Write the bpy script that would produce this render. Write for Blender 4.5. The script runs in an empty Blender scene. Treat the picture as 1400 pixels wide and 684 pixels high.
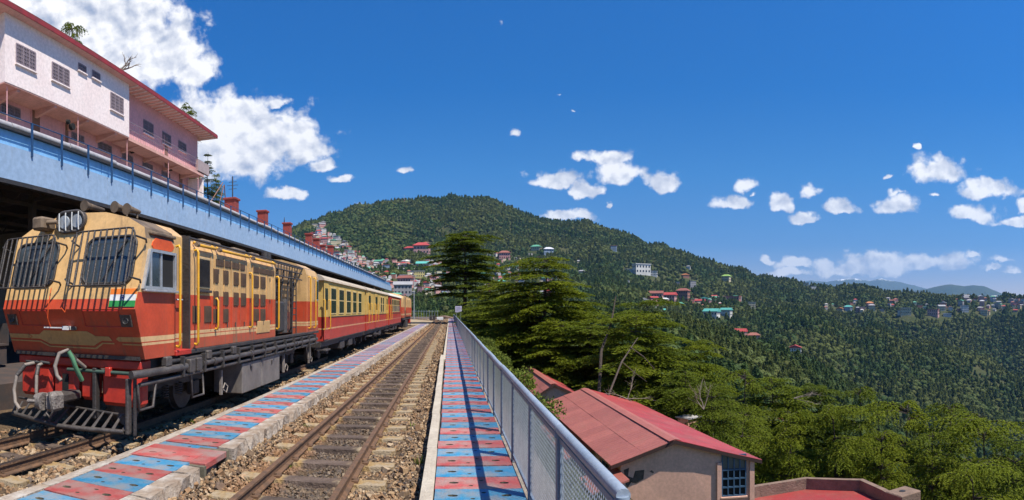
import bpy, bmesh, math, random
import numpy as np
from mathutils import Vector, Matrix
R = random.Random(7)
rng = np.random.default_rng(11)
sc = bpy.context.scene
COL = sc.collection
PI = math.pi
EYE = 1.61
# ---------------------------------------------------------------- camera
cd = bpy.data.cameras.new('camera'); cam = bpy.data.objects.new('camera', cd); COL.objects.link(cam)
sc.camera = cam
cam.location = (0, 0, EYE)
cd.type = 'PANO'; cd.panorama_type = 'CENTRAL_CYLINDRICAL'
F = 800.0; X0 = 615.0; Y0 = 424.0          # radians and heights are both measured in units of F
yaw = (700 - X0) / F
cam.rotation_euler = (PI/2, 0, -yaw)
cd.central_cylindrical_range_u_min = -700/F; cd.central_cylindrical_range_u_max = 700/F
cd.central_cylindrical_range_v_min = (Y0-684)/F; cd.central_cylindrical_range_v_max = Y0/F
cd.central_cylindrical_radius = 1.0
cd.clip_start = 0.05; cd.clip_end = 80000
# ---------------------------------------------------------------- light
SUN = Vector((0.47, -0.36, 1.0)).normalized()
sun_el = math.asin(SUN.z); sun_az = math.atan2(SUN.x, SUN.y)
sl = bpy.data.lights.new('sun', 'SUN'); so = bpy.data.objects.new('sun', sl); COL.objects.link(so)
so.rotation_euler = SUN.to_track_quat('Z', 'Y').to_euler()
so.location = (0, 0, 60)
sl.energy = 5.0; sl.angle = math.radians(0.5); sl.color = (1.0, 0.94, 0.83)
sc.view_settings.view_transform = 'Standard'; sc.view_settings.look = 'None'
sc.view_settings.exposure = 0.6; sc.view_settings.gamma = 1.0
sc.render.film_transparent = False
sc.cycles.max_bounces = 6; sc.cycles.diffuse_bounces = 3; sc.cycles.glossy_bounces = 2
sc.cycles.transmission_bounces = 4; sc.cycles.volume_bounces = 0; sc.cycles.transparent_max_bounces = 12
sc.cycles.use_denoising = True
sc.cycles.sample_clamp_indirect = 4

class NT:
    """small helper to write node trees"""
    def __init__(s, tree): s.t = tree; s.n = tree.nodes; s.l = tree.links
    def node(s, typ, **kw):
        n = s.n.new(typ)
        for k, v in kw.items():
            if k.startswith('i_'): n.inputs[k[2:]].default_value = v
            else: setattr(n, k, v)
        return n
    def link(s, a, b): s.l.new(a, b)
    def m(s, op, a, b=None, c=None, clamp=False):
        n = s.n.new('ShaderNodeMath'); n.operation = op; n.use_clamp = clamp
        for i, v in enumerate((a, b, c)):
            if v is None: continue
            if isinstance(v, (int, float)): n.inputs[i].default_value = v
            else: s.l.new(v, n.inputs[i])
        return n.outputs[0]
    def mix(s, f, a, b, mode='MIX'):
        n = s.n.new('ShaderNodeMix'); n.data_type = 'RGBA'; n.blend_type = mode
        for k, v in ((0, f), (6, a), (7, b)):
            if isinstance(v, (int, float)): n.inputs[k].default_value = v
            elif isinstance(v, tuple): n.inputs[k].default_value = v if len(v) == 4 else (*v, 1)
            else: s.l.new(v, n.inputs[k])
        return n.outputs[2]
    def noise(s, vec, scale, detail=5, rough=.55, dist=0, out='Fac'):
        n = s.n.new('ShaderNodeTexNoise'); n.inputs['Scale'].default_value = scale
        n.inputs['Detail'].default_value = detail; n.inputs['Roughness'].default_value = rough
        n.inputs['Distortion'].default_value = dist
        if vec is not None: s.l.new(vec, n.inputs['Vector'])
        return n.outputs[out]
    def ramp(s, f, stops, interp='LINEAR'):
        n = s.n.new('ShaderNodeValToRGB'); r = n.color_ramp; r.interpolation = interp
        while len(r.elements) < len(stops): r.elements.new(1)
        for e, (p, c) in zip(r.elements, stops):
            e.position = p; e.color = c if len(c) == 4 else (*c, 1)
        s.l.new(f, n.inputs[0]); return n.outputs[0]
    def rng(s, v, a, b, c=0, d=1, typ='SMOOTHSTEP'):
        n = s.n.new('ShaderNodeMapRange'); n.interpolation_type = typ
        s.l.new(v, n.inputs[0])
        for i, k in enumerate((a, b, c, d)): n.inputs[i+1].default_value = k
        return n.outputs[0]
    def vmath(s, op, a, b=None):
        n = s.n.new('ShaderNodeVectorMath'); n.operation = op
        for i, v in enumerate((a, b)):
            if v is None: continue
            if isinstance(v, tuple): n.inputs[i].default_value = v
            else: s.l.new(v, n.inputs[i])
        return n.outputs[0]

# ---------------------------------------------------------------- sky with fair-weather clouds
w = bpy.data.worlds.new('World'); sc.world = w; w.use_nodes = True
t = NT(w.node_tree); t.n.clear()
sky = t.node('ShaderNodeTexSky', sky_type='NISHITA', sun_disc=False, sun_elevation=sun_el, sun_rotation=sun_az,
             altitude=2200, air_density=1.0, dust_density=0.6, ozone_density=3.0)
tc = t.node('ShaderNodeTexCoord')
sep = t.node('ShaderNodeSeparateXYZ'); t.link(tc.outputs['Generated'], sep.inputs[0])
X_, Y_, Z_ = sep.outputs
az = t.m('ARCTAN2', X_, Y_)
rad = t.m('SQRT', t.m('ADD', t.m('MULTIPLY', X_, X_), t.m('MULTIPLY', Y_, Y_)))
el = t.m('DIVIDE', Z_, t.m('MAXIMUM', rad, 0.02))
cmb = t.node('ShaderNodeCombineXYZ'); t.link(az, cmb.inputs[0]); t.link(el, cmb.inputs[1])
P0 = cmb.outputs[0]
wn_ = t.node('ShaderNodeTexNoise', i_Scale=16.0, i_Detail=5.0, i_Roughness=.6); t.link(P0, wn_.inputs['Vector'])
P = t.vmath('ADD', P0, t.vmath('MULTIPLY', t.vmath('SUBTRACT', wn_.outputs['Color'], (.5,.5,.5)), (.06,.045,0)))
CL = [ # azimuth/elevation in 1/F units, half sizes, weight
 (40,20,160,85,1.4),(130,60,125,70,1.35),(205,80,75,52,1.2),(262,98,46,34,1),(170,20,60,50,1),(235,150,14,10,.6),
 (330,150,44,26,1),(380,138,28,16,.8),(300,200,90,62,1.3),(365,190,75,44,1.15),(415,205,45,28,1),(440,226,24,16,.9),(466,246,20,9,.9),(250,235,60,45,1),
 (392,263,30,14,1),(558,231,22,11,.55),(700,180,15,15,.6),(680,30,9,14,.35),(780,150,12,6,.3),(490,276,12,6,.45),(762,128,8,4,.3),
 (828,216,42,15,1),(757,246,42,17,1),(803,262,24,15,.95),(846,242,46,24,1),(903,253,24,20,1),(836,279,9,6,.8),
 (772,298,38,12,1),(1018,258,25,13,1),(1008,278,33,13,1),(1040,270,10,8,.6),(1067,276,14,18,.85),(1108,262,22,12,.95),(1095,300,21,11,1),(1150,283,28,14,.95),
 (1228,282,38,18,1),(1226,266,18,10,.8),(1283,234,44,28,1),(1262,228,24,16,.8),(1352,262,46,17,1),(1328,296,42,18,1),(1253,200,7,7,.8),(1214,243,9,7,.8),(1386,305,26,8,.9),(1398,288,14,14,.9),(1280,272,10,7,.7),
 (1180,372,70,16,1),(1205,360,60,20,1),(1262,362,60,19,1),(1308,360,34,17,1),(1330,354,18,9,.8),(1132,366,24,16,.9),(1090,362,28,12,.9),(1080,374,34,10,.9),(1052,356,11,9,.9),(1366,360,22,8,.75),(1384,373,16,8,.7),(1355,369,16,6,.7)]
fld = None
for (cx, cy, hw, hh, wt) in CL:
    a = (cx-X0)/F; b = (Y0-cy)/F
    v = t.node('ShaderNodeVectorMath', operation='SUBTRACT'); t.link(P, v.inputs[0]); v.inputs[1].default_value = (a, b, 0)
    v2 = t.node('ShaderNodeVectorMath', operation='MULTIPLY'); t.link(v.outputs[0], v2.inputs[0]); v2.inputs[1].default_value = (F/hw, F/hh, 0)
    sp_ = t.node('ShaderNodeSeparateXYZ'); t.link(v2.outputs[0], sp_.inputs[0]); cb_ = t.node('ShaderNodeCombineXYZ'); t.link(sp_.outputs[0], cb_.inputs[0]); t.link(t.m('MAXIMUM', sp_.outputs[1], t.m('MULTIPLY', sp_.outputs[1], -1.7)), cb_.inputs[1])
    v3 = t.node('ShaderNodeVectorMath', operation='LENGTH'); t.link(cb_.outputs[0], v3.inputs[0])
    d = t.m('MULTIPLY_ADD', v3.outputs['Value'], -1.0, wt)
    fld = d if fld is None else t.m('SMOOTH_MAX', fld, d, 0.12)
fld = t.m('MINIMUM', fld, 0.8)
n1 = t.noise(P0, 26, 9, .56, 0.15); n2 = t.noise(P, 9, 4, .5)
body = t.m('ADD', t.m('ADD', fld, .12), t.m('MULTIPLY', t.m('SUBTRACT', n1, .5), 1.9))
body = t.m('ADD', body, t.m('MULTIPLY', t.m('SUBTRACT', n2, .5), .9))
alpha = t.rng(body, 0.05, 0.55)
# relief of the cloud tops: billows brighter on the side the sun is on
Pu = t.vmath('ADD', P0, (0.006, 0.012, 0))
n1u = t.noise(Pu, 22, 4, .5, 0.1)
n1s = t.noise(P0, 22, 4, .5, 0.1)
rel = t.m('MULTIPLY', t.m('SUBTRACT', n1s, n1u), 2.6)
dens = t.rng(body, 0.4, 1.9)
lowl = t.rng(t.noise(P0, 11, 5, .6), .38, .62, -.22, .10)
lum = t.m('ADD', t.m('ADD', t.m('MULTIPLY_ADD', dens, -0.16, 0.90), lowl), rel, clamp=True)
ccol = t.mix(lum, (0.30, 0.36, 0.50), (1.0, 0.985, 0.97))
ccol = t.vmath('MULTIPLY', ccol, (11.5, 11.5, 11.5))
SKYTINT = t.ramp(t.rng(el, 0.0, 0.55, typ='LINEAR'), [(0.0,(.66,.50,.46)),(0.077,(.56,.46,.46)),(0.2,(.20,.36,.50)),(0.42,(.10,.41,.62)),(0.69,(.012,.375,.69)),(1.0,(.012,.40,.77))])
SKYTINT = t.vmath('MULTIPLY', SKYTINT, (2.25, 2.1, 2.1))
skyc = t.mix(1.0, sky.outputs[0], SKYTINT, 'MULTIPLY')
tot = t.mix(t.m('MULTIPLY', alpha, .97), skyc, ccol)
bg = t.node('ShaderNodeBackground'); bg.inputs[1].default_value = 0.07; t.link(tot, bg.inputs[0])
wo = t.node('ShaderNodeOutputWorld'); t.link(bg.outputs[0], wo.inputs[0])

# ---------------------------------------------------------------- helpers
def tag(o, label=None, cat=None, group=None, kind=None):
    if label: o['label'] = label
    if cat: o['category'] = cat
    if group: o['group'] = group
    if kind: o['kind'] = kind
    return o
def empty(name, loc=(0,0,0), rz=0, label=None, cat=None, group=None, kind=None, parent=None):
    o = bpy.data.objects.new(name, None); COL.objects.link(o); o.location = loc; o.rotation_euler = (0,0,rz)
    o.empty_display_size = .2
    if parent: o.parent = parent
    return tag(o, label, cat, group, kind)
def link(name, me, parent=None, loc=None):
    o = bpy.data.objects.new(name, me); COL.objects.link(o)
    if parent: o.parent = parent
    if loc is not None: o.location = loc
    return o
_kids = {}
def copy_tree(o, parent=None):
    c = o.copy(); COL.objects.link(c); c.parent = parent
    for ch in list(o.children): copy_tree(ch, c)
    return c

class MB:
    def __init__(s): s.v = []; s.f = []; s.m = []; s.mi = 0; s.sm = []
    def add(s, vs, fs, smooth=False):
        b = len(s.v); s.v.extend([tuple(p) for p in vs])
        for f in fs: s.f.append(tuple(i+b for i in f)); s.m.append(s.mi); s.sm.append(smooth)
        return s
    def box(s, x0, x1, y0, y1, z0, z1, bev=0):
        if bev:
            b = min(bev, abs(x1-x0)/2.01, abs(y1-y0)/2.01, abs(z1-z0)/2.01)
            bm = bmesh.new(); bmesh.ops.create_cube(bm, size=1)
            for v in bm.verts: v.co = Vector(((x0+x1)/2+v.co.x*(x1-x0), (y0+y1)/2+v.co.y*(y1-y0), (z0+z1)/2+v.co.z*(z1-z0)))
            bmesh.ops.bevel(bm, geom=bm.edges[:], offset=b, segments=1, affect='EDGES')
            bm.verts.index_update()
            s.add([v.co for v in bm.verts], [[v.index for v in f.verts] for f in bm.faces]); bm.free(); return s
        return s.add([(x0,y0,z0),(x1,y0,z0),(x1,y1,z0),(x0,y1,z0),(x0,y0,z1),(x1,y0,z1),(x1,y1,z1),(x0,y1,z1)],
                     [(0,3,2,1),(4,5,6,7),(0,1,5,4),(1,2,6,5),(2,3,7,6),(3,0,4,7)])
    def cyl(s, a, b, r0, r1=None, n=10, caps=True):
        a = Vector(a); b = Vector(b); r1 = r0 if r1 is None else r1
        d = (b-a).normalized(); u = d.orthogonal().normalized(); w_ = d.cross(u)
        vs = [a+(u*math.cos(2*PI*i/n)+w_*math.sin(2*PI*i/n))*r0 for i in range(n)]+[b+(u*math.cos(2*PI*i/n)+w_*math.sin(2*PI*i/n))*r1 for i in range(n)]
        s.add(vs, [(i,(i+1)%n,n+(i+1)%n,n+i) for i in range(n)], n > 5)
        if caps: s.add(vs, [tuple(range(n-1,-1,-1)), tuple(range(n,2*n))])
        return s
    def tube(s, pts, r, n=8, caps=True):
        pts = [Vector(p) for p in pts]; m_ = len(pts); rs = r if isinstance(r, (list,tuple)) else [r]*m_
        vs = []; u = None
        for i, p in enumerate(pts):
            d = (pts[min(i+1,m_-1)]-pts[max(i-1,0)]).normalized()
            u = d.orthogonal().normalized() if u is None else (u-d*u.dot(d)).normalized()
            w_ = d.cross(u)
            vs += [p+(u*math.cos(2*PI*k/n)+w_*math.sin(2*PI*k/n))*rs[i] for k in range(n)]
        fs = [(i*n+k, i*n+(k+1)%n, (i+1)*n+(k+1)%n, (i+1)*n+k) for i in range(m_-1) for k in range(n)]
        s.add(vs, fs, n > 4)
        if caps: s.add(vs, [tuple(range(n-1,-1,-1)), tuple(range((m_-1)*n, m_*n))])
        return s
    def prism(s, poly, a0, a1, axis='y'):
        """poly in the two other axes, extruded along axis"""
        n = len(poly)
        def P3(p, a): return (a,p[0],p[1]) if axis=='x' else (p[0],a,p[1]) if axis=='y' else (p[0],p[1],a)
        vs = [P3(p,a0) for p in poly]+[P3(p,a1) for p in poly]
        return s.add(vs, [tuple(range(n)), tuple(range(2*n-1,n-1,-1))]+[(i,n+i,n+(i+1)%n,(i+1)%n) for i in range(n)])
    def loft(s, secs, caps=True, closed=True, smooth=False):
        n = len(secs[0]); vs = [p for q in secs for p in q]; fs = []
        for i in range(len(secs)-1):
            for k in range(n if closed else n-1): fs.append((i*n+k, i*n+(k+1)%n, (i+1)*n+(k+1)%n, (i+1)*n+k))
        s.add(vs, fs, smooth)
        if caps: s.add(vs, [tuple(range(n-1,-1,-1)), tuple(range((len(secs)-1)*n, len(secs)*n))])
        return s
    def quad(s, *p): return s.add(p, [tuple(range(len(p)))])
    def mesh(s, name, mats):
        me = bpy.data.meshes.new(name); me.from_pydata(s.v, [], s.f)
        for m_ in (mats if isinstance(mats, (list,tuple)) else [mats]): me.materials.append(m_)
        me.polygons.foreach_set('material_index', s.m); me.polygons.foreach_set('use_smooth', s.sm)
        me.validate(); me.update()
        bm = bmesh.new(); bm.from_mesh(me); bmesh.ops.recalc_face_normals(bm, faces=bm.faces); bm.to_mesh(me); bm.free()
        return me
    def build(s, name, mats, parent=None, loc=None): return link(name, s.mesh(name, mats), parent, loc)
def npmesh(name, V, Fa, mats, mi=None, smooth=False):
    me = bpy.data.meshes.new(name); V = np.asarray(V, np.float32); Fa = np.asarray(Fa, np.int32)
    k = Fa.shape[1]; nf = len(Fa)
    me.vertices.add(len(V)); me.vertices.foreach_set('co', V.ravel())
    me.loops.add(nf*k); me.loops.foreach_set('vertex_index', Fa.ravel())
    me.polygons.add(nf); me.polygons.foreach_set('loop_start', np.arange(0, nf*k, k, dtype=np.int32))
    for m_ in (mats if isinstance(mats, (list,tuple)) else [mats]): me.materials.append(m_)
    if mi is not None: me.polygons.foreach_set('material_index', np.asarray(mi, np.int32))
    me.polygons.foreach_set('use_smooth', np.full(nf, smooth))
    me.update(calc_edges=True); return me

def bsdf(mt):
    return next(n for n in mt.node_tree.nodes if n.type == 'BSDF_PRINCIPLED')
def M(name, c, c2=None, s=4.0, rough=.65, metal=0, bump=0, bs=30, coord='Object', stretch=(1,1,1), dirt=None, dirt_amt=.45, dirt_s=3, dirt_stretch=(3,3,.35), spec=.5, jitter=0, det=6):
    mt = bpy.data.materials.new(name); mt.use_nodes = True; t = NT(mt.node_tree); b = bsdf(mt)
    tc = t.node('ShaderNodeTexCoord'); v = tc.outputs[coord]
    c4 = (*c, 1)
    mp = t.node('ShaderNodeMapping'); mp.inputs['Scale'].default_value = stretch; t.link(v, mp.inputs[0]); vv = mp.outputs[0]
    c2 = c2 or tuple(x*.78 for x in c)
    f = t.rng(t.noise(vv, s, det, .6), .3, .7)
    col = t.mix(f, c4, (*c2, 1))
    fine = t.rng(t.noise(vv, s*9, 4, .6), .25, .75, .86, 1.08)
    col = t.mix(1.0, col, t.mix(1.0, (1,1,1,1), (1,1,1,1)), 'MULTIPLY') if False else col
    vm = t.node('ShaderNodeVectorMath', operation='SCALE'); t.link(col, vm.inputs[0]); t.link(fine, vm.inputs['Scale']); col = vm.outputs[0]
    if dirt:
        mp2 = t.node('ShaderNodeMapping'); mp2.inputs['Scale'].default_value = dirt_stretch; t.link(v, mp2.inputs[0])
        df = t.rng(t.noise(mp2.outputs[0], dirt_s, 8, .68), 1-dirt_amt-.12, 1-dirt_amt+.22)
        col = t.mix(t.m('MULTIPLY', df, .85), col, (*dirt, 1))
    if jitter:
        oi = t.node('ShaderNodeObjectInfo'); hv = t.node('ShaderNodeHueSaturation'); t.link(col, hv.inputs['Color'])
        t.link(t.rng(oi.outputs['Random'], 0, 1, 1-jitter, 1+jitter*.6, 'LINEAR'), hv.inputs['Value']); col = hv.outputs[0]
    t.link(col, b.inputs['Base Color'])
    b.inputs['Roughness'].default_value = rough; b.inputs['Metallic'].default_value = metal
    b.inputs['Specular IOR Level'].default_value = spec
    if bump:
        bn = t.node('ShaderNodeBump'); bn.inputs['Strength'].default_value = min(1, bump*8); bn.inputs['Distance'].default_value = bump*.12 if bump < 1 else bump*.12
        t.link(t.noise(vv, bs, 5, .6), bn.inputs['Height']); t.link(bn.outputs[0], b.inputs['Normal'])
    return mt
def px(x, y, r):
    """world point at horizontal distance r seen at photo position x, y"""
    th = (x-X0)/F; return Vector((r*math.sin(th), r*math.cos(th), EYE+(Y0-y)/F*r))
# ---------------------------------------------------------------- terrain
def vnoise(x, y, seed=0):
    xi = np.floor(x).astype(np.int64); yi = np.floor(y).astype(np.int64); xf = x-xi; yf = y-yi
    def h(a, b):
        n = (a*374761393 + b*668265263 + seed*1442695041) & 0xffffffff
        n = ((n ^ (n >> 13))*1274126177) & 0xffffffff
        return ((n ^ (n >> 16)) & 0xffff)/65535.0
    u = xf*xf*(3-2*xf); v = yf*yf*(3-2*yf)
    return (h(xi,yi)*(1-u)+h(xi+1,yi)*u)*(1-v)+(h(xi,yi+1)*(1-u)+h(xi+1,yi+1)*u)*v
def fbm(x, y, seed=0, o=4):
    s = 0; a = .5
    for i in range(o): s = s+a*vnoise(x*2**i, y*2**i, seed+i); a *= .5
    return s
KX = np.array([-200,200,300,415,450,480,520,560,600,640,680,700,720,740,780,820,860,900,940,980,1020,1060,1100,1140,1200,1260,1300,1350,1400,1500,1700.])
def tab(xs, ys): return np.interp(KX, xs, ys)
SKYL = tab([-200,200,300,415,440,480,520,560,600,640,680,700,720,740,780,820,860,900,940,980,1020,1060,1100,1140,1180,1220,1260,1300,1350,1400,1700],
           [480,420,360,312,303,290,282,279,278,280,284,293,302,308,309,316,328,341,353,366,376,386,394,398,399,402,406,409,411,411,420])
XS_ = [-200,300,415,600,700,850,950,1050,1100,1150,1200,1300,1400,1500,1700]
KR = np.array([300,650,860,1500,1850,2600,3300])
KY = np.array([tab(XS_,[430,440,440,445,450,470,505,565,592,620,645,690,730,745,760]),
      tab(XS_,[428,432,432,432,431,431,449,483,502,532,564,640,700,720,740]),
      tab(XS_,[420,420,420,421,422,426,458,505,532,572,605,665,720,740,750]),
      tab(XS_,[380,372,370,368,374,398,418,434,440,448,460,492,517,545,570]),
      tab(XS_,[360,352,348,342,352,378,405,430,440,450,463,496,522,548,575]),
      SKYL, SKYL+40])
SKYL0 = tab([-200,200,300,415,440,480,520,560,600,640,680,700,720,740,780,820,860,900,940,980,1020,1060,1100,1140,1180,1220,1260,1300,1350,1400,1700],
            [480,420,350,305,297,283,276,273,272,271,275,284,293,301,303,309,321,334,347,360,370,381,389,393,394,397,401,404,406,406,415])
def H(x, y):
    x = np.asarray(x, float); y = np.asarray(y, float)
    r = np.hypot(x, y); th = np.arctan2(x, y); pxl = X0+F*th
    zs = np.array([EYE+(Y0-np.interp(pxl, KX, KY[i]))/F*KR[i] for i in range(len(KR))])
    far = np.full(r.shape, 0.0)
    far = np.where(r <= KR[0], zs[0], far)
    for i in range(len(KR)-1):
        u = (r-KR[i])/(KR[i+1]-KR[i]); us = u*.6+.4*u*u*(3-2*u)
        far = np.where((r > KR[i]) & (r <= KR[i+1]), zs[i]*(1-us)+zs[i+1]*us, far)
    far = np.where(r > KR[-1], zs[-1]-(r-KR[-1])*.25, far)
    amp = np.clip((r-300)/900, 0, 1)*26
    far = far+np.clip((r-900)/900,0,1)*(np.abs(fbm(th*11+.0003*r, r/1700, 77, 3)-.47)-.10)*-150*np.clip((3300-r)/500,0,1)
    far = far+(fbm(x/260, y/260, 3, 4)-.47)*amp*1.5 + (np.abs(fbm(x/420+7, y/420, 9, 3)-.45)-.12)*-amp*2
    near = -2.4-.56*np.clip(x-1.2, 0, 400)-.20*np.clip(y-112, 0, 400)-.1*np.clip(-x-30, 0, 300)
    near = near+(fbm(x/9, y/9, 5, 3)-.45)*1.6*np.clip((r-14)/30, 0, 1)
    k = np.clip((r-130)/170, 0, 1); k = k*k*(3-2*k)
    z = near*(1-k)+far*k
    return z
for _it in range(4):
    _x = KX; _th = (_x-X0)/F; _r = np.linspace(1900, 3200, 160); _h = H(_r[None]*np.sin(_th)[:,None], _r[None]*np.cos(_th)[:,None])
    _a = Y0-(((_h-EYE)/_r[None]).max(1))*F; _d = np.clip(SKYL0+3.0-_a, -8, 8); KY[5] += _d; KY[6] += _d
def hit(x, y, r0=300, r1=3300):
    """first point of the terrain along the sight line through photo position x, y"""
    th = (x-X0)/F; rr = np.linspace(r0, r1, 900); X = rr*math.sin(th); Y = rr*math.cos(th)
    z = H(X, Y); line = EYE+(Y0-y)/F*rr; k = np.nonzero(z >= line)[0]
    i = k[0] if len(k) else int(np.argmin(line-z)); return Vector((X[i], Y[i], z[i])), rr[i]
nth = 620; nr = 330
ths = np.linspace(-.62, 1.22, nth); rs = np.concatenate([np.geomspace(4, 300, 110), np.linspace(305, 3700, nr-110)])
TT, RR = np.meshgrid(ths, rs); XX = RR*np.sin(TT); YY = RR*np.cos(TT); ZZ = H(XX, YY)
ZZ = np.where((XX < 1.3) & (YY < 113), np.minimum(ZZ, -1.6), ZZ)
V = np.stack([XX, YY, ZZ], -1).reshape(-1, 3)
ii = (np.arange(nr-1)[:,None]*nth+np.arange(nth-1)[None,:]).ravel()
Fq = np.stack([ii, ii+1, ii+nth+1, ii+nth], 1)
hm = M('forest_floor', (.035,.05,.018), (.07,.07,.03), s=.02, rough=1, det=10, spec=.1)
hill = link('hillside', npmesh('hillside', V, Fq[:, ::-1], hm, smooth=True)); tag(hill, kind='structure')
# far ground sheet out to the horizon
gs = MB(); gs.quad((-60000,-60000,-420),(60000,-60000,-420),(60000,60000,-420),(-60000,60000,-420))
tag(gs.build('valley_ground', M('valley', (.05,.075,.03), (.07,.09,.04), s=.002, rough=1, spec=.1)), kind='structure')
# blue mountains
def mountain(name, r, dr, prof, mats, snow=False, seed=1, amp=.004):
    xs = np.linspace(prof[0][0], prof[-1][0], 240); ys = np.interp(xs, [p[0] for p in prof], [p[1] for p in prof])
    n = len(xs); m_ = 26; V = []
    for j in range(m_):
        u = j/(m_-1)*2-1; rj = r+u*dr; th = (xs-X0)/F
        top = EYE+(Y0-ys)/F*r
        x = rj*np.sin(th); y = rj*np.cos(th)
        nz = (fbm(x/(dr*.5), y/(dr*.5), seed, 5)-.47)*r*amp*3
        base = -400
        zz = base+(top-base)*(1-abs(u)**1.25)+nz*(1-abs(u))**.6*1.2
        V.append(np.stack([x, y, zz], 1))
    V = np.concatenate(V); ii = (np.arange(m_-1)[:,None]*n+np.arange(n-1)[None,:]).ravel()
    o = link(name, npmesh(name, V, np.stack([ii, ii+n, ii+n+1, ii+1], 1), mats, smooth=True)); tag(o, kind='structure'); return o
mm = M('mountain_forest', (.04,.06,.035), (.06,.07,.04), s=.001, rough=1, spec=.1)
mountain('mountain', 15500, 2200, [(1080,420),(1110,399),(1150,397),(1190,398),(1230,400),(1262,396),(1285,391),(1300,389),(1318,392),(1332,390),(1345,391),(1358,396),(1372,402),(1400,406),(1450,410),(1560,420)], mm, seed=4, amp=.0025)
mountain('mountain', 13000, 1500, [(1200,424),(1230,405),(1290,404),(1340,407),(1400,409),(1470,412),(1600,424)], mm, seed=14, amp=.0015)
sn = bpy.data.materials.new('snow_rock'); sn.use_nodes = True; t = NT(sn.node_tree); b = bsdf(sn)
ge = t.node('ShaderNodeNewGeometry'); sp = t.node('ShaderNodeSeparateXYZ'); t.link(ge.outputs['Position'], sp.inputs[0])
hh = t.m('ADD', sp.outputs[2], t.m('MULTIPLY', t.noise(ge.outputs['Position'], .004, 8, .7), 500))
t.link(t.mix(t.rng(hh, 1380, 1560), (.05,.07,.05), (.85,.87,.9)), b.inputs['Base Color']); b.inputs['Roughness'].default_value = .9
mountain('snow_mountain', 23000, 2600, [(980,424),(1040,395),(1080,388),(1110,384),(1130,386),(1150,382),(1170,380),(1190,382),(1205,379),(1225,384),(1250,388),(1272,395),(1320,424)], sn, seed=8, amp=.003)

# ---------------------------------------------------------------- far forest
def leafmat(name, c, c2, c3, s=1.0, coord='Object', inst=True, trans=.25):
    mt = bpy.data.materials.new(name); mt.use_nodes = True; t = NT(mt.node_tree); b = bsdf(mt)
    tc = t.node('ShaderNodeTexCoord'); ge = t.node('ShaderNodeNewGeometry')
    f = t.rng(t.noise(tc.outputs['Object'], s, 4, .6), .3, .7)
    col = t.mix(f, c, c2)
    oi = t.node('ShaderNodeObjectInfo')
    col = t.mix(t.rng(oi.outputs['Random'], 0, 1, 0, .8, 'LINEAR'), col, c3)
    # island random for leaf to leaf variety
    hv = t.node('ShaderNodeHueSaturation'); t.link(col, hv.inputs['Color']); t.link(t.rng(ge.outputs['Random Per Island'], 0, 1, .88 if inst else .7, 1.14 if inst else 1.3, 'LINEAR'), hv.inputs['Value'])
    big = t.noise(ge.outputs['Position'], .006, 4, .6)
    col = t.mix(t.rng(big, .40, .62, 0, .75 if inst else 0), hv.outputs[0], (.15,.165,.045))
    t.link(col, b.inputs['Base Color']); b.inputs['Roughness'].default_value = .75; b.inputs['Specular IOR Level'].default_value = .15
    if trans:
        tr = t.node('ShaderNodeBsdfTranslucent'); t.link(col, tr.inputs[0]); ms = t.node('ShaderNodeMixShader'); ms.inputs[0].default_value = trans
        t.link(b.outputs[0], ms.inputs[1]); t.link(tr.outputs[0], ms.inputs[2])
        out = next(n for n in t.n if n.type == 'OUTPUT_MATERIAL'); t.link(ms.outputs[0], out.inputs[0])
    return mt
LM_con = leafmat('conifer_needles', (.058,.105,.032), (.09,.14,.034), (.045,.085,.034), .3)
LM_con2 = leafmat('conifer_needles_pale', (.09,.125,.034), (.12,.16,.038), (.07,.11,.034), .3)
LM_brd = leafmat('broadleaf', (.10,.125,.03), (.14,.15,.04), (.085,.09,.04), .4)
def far_tree(name, h, w_, n, mat, kind, seed):
    g = np.random.default_rng(seed); P_ = []; D = []
    if kind == 'cone':
        u = g.random(n)**.75; rad_ = w_*.5*((1-u)**.75*.95+.06)*(.75+.35*np.sin(u*h*2.1+seed)**2); z = h*(.12+.88*u)
    else:
        u = g.random(n)*2-1; rad_ = w_*.5*np.sqrt(1-u*u*.95)*(.85+.3*g.random(n)); z = h*(.58+.38*u)
    a = g.random(n)*2*PI; rr_ = rad_*(.72+.28*g.random(n)**.4)
    lump = 1+.22*np.sin(a*3+seed)*np.cos(z*1.3)
    c = np.stack([np.cos(a)*rr_*lump, np.sin(a)*rr_*lump, z], 1)
    out = np.stack([np.cos(a), np.sin(a), g.normal(0,.25,n)-.25 if kind == 'cone' else u*1.3+.2], 1)
    out /= np.linalg.norm(out, axis=1)[:,None]
    side = np.cross(out, g.normal(size=(n,3))); side /= np.linalg.norm(side, axis=1)[:,None]
    sz = (w_*.10)*(.7+.7*g.random(n))[:,None]
    tip = out*sz*1.3 if kind == 'cone' else np.cross(out, side)*sz
    V = np.stack([c-tip*.5-side*sz*.75, c-tip*.5+side*sz*.75, c+tip], 1).reshape(-1,3)
    Fa = np.arange(3*n).reshape(n,3)
    # dark core so the crown is not hollow
    k = 8; cz = [.1,.3,.55,.8,.97] if kind == 'cone' else [.2,.4,.62,.82,.93]; cr = [.62,.80,.60,.30,.02] if kind == 'cone' else [.35,.82,.88,.6,.08]
    cv = np.array([(math.cos(2*PI*i/k)*w_*.5*r_*(.98+.16*math.sin(i*2.4+z_*9)), math.sin(2*PI*i/k)*w_*.5*r_*(.98+.16*math.sin(i*2.4+z_*9)), h*z_) for z_, r_ in zip(cz, cr) for i in range(k)])
    cf = []
    for j in range(4):
        for i in range(k):
            a0 = j*k+i; b0 = j*k+(i+1)%k; cf += [(a0,b0,b0+k),(a0,b0+k,a0+k)]
    V = np.concatenate([V, cv]); Fa = np.concatenate([Fa, np.array(cf)+3*n])
    return bpy.data.objects.new(name, npmesh(name, V, Fa, mat))
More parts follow.
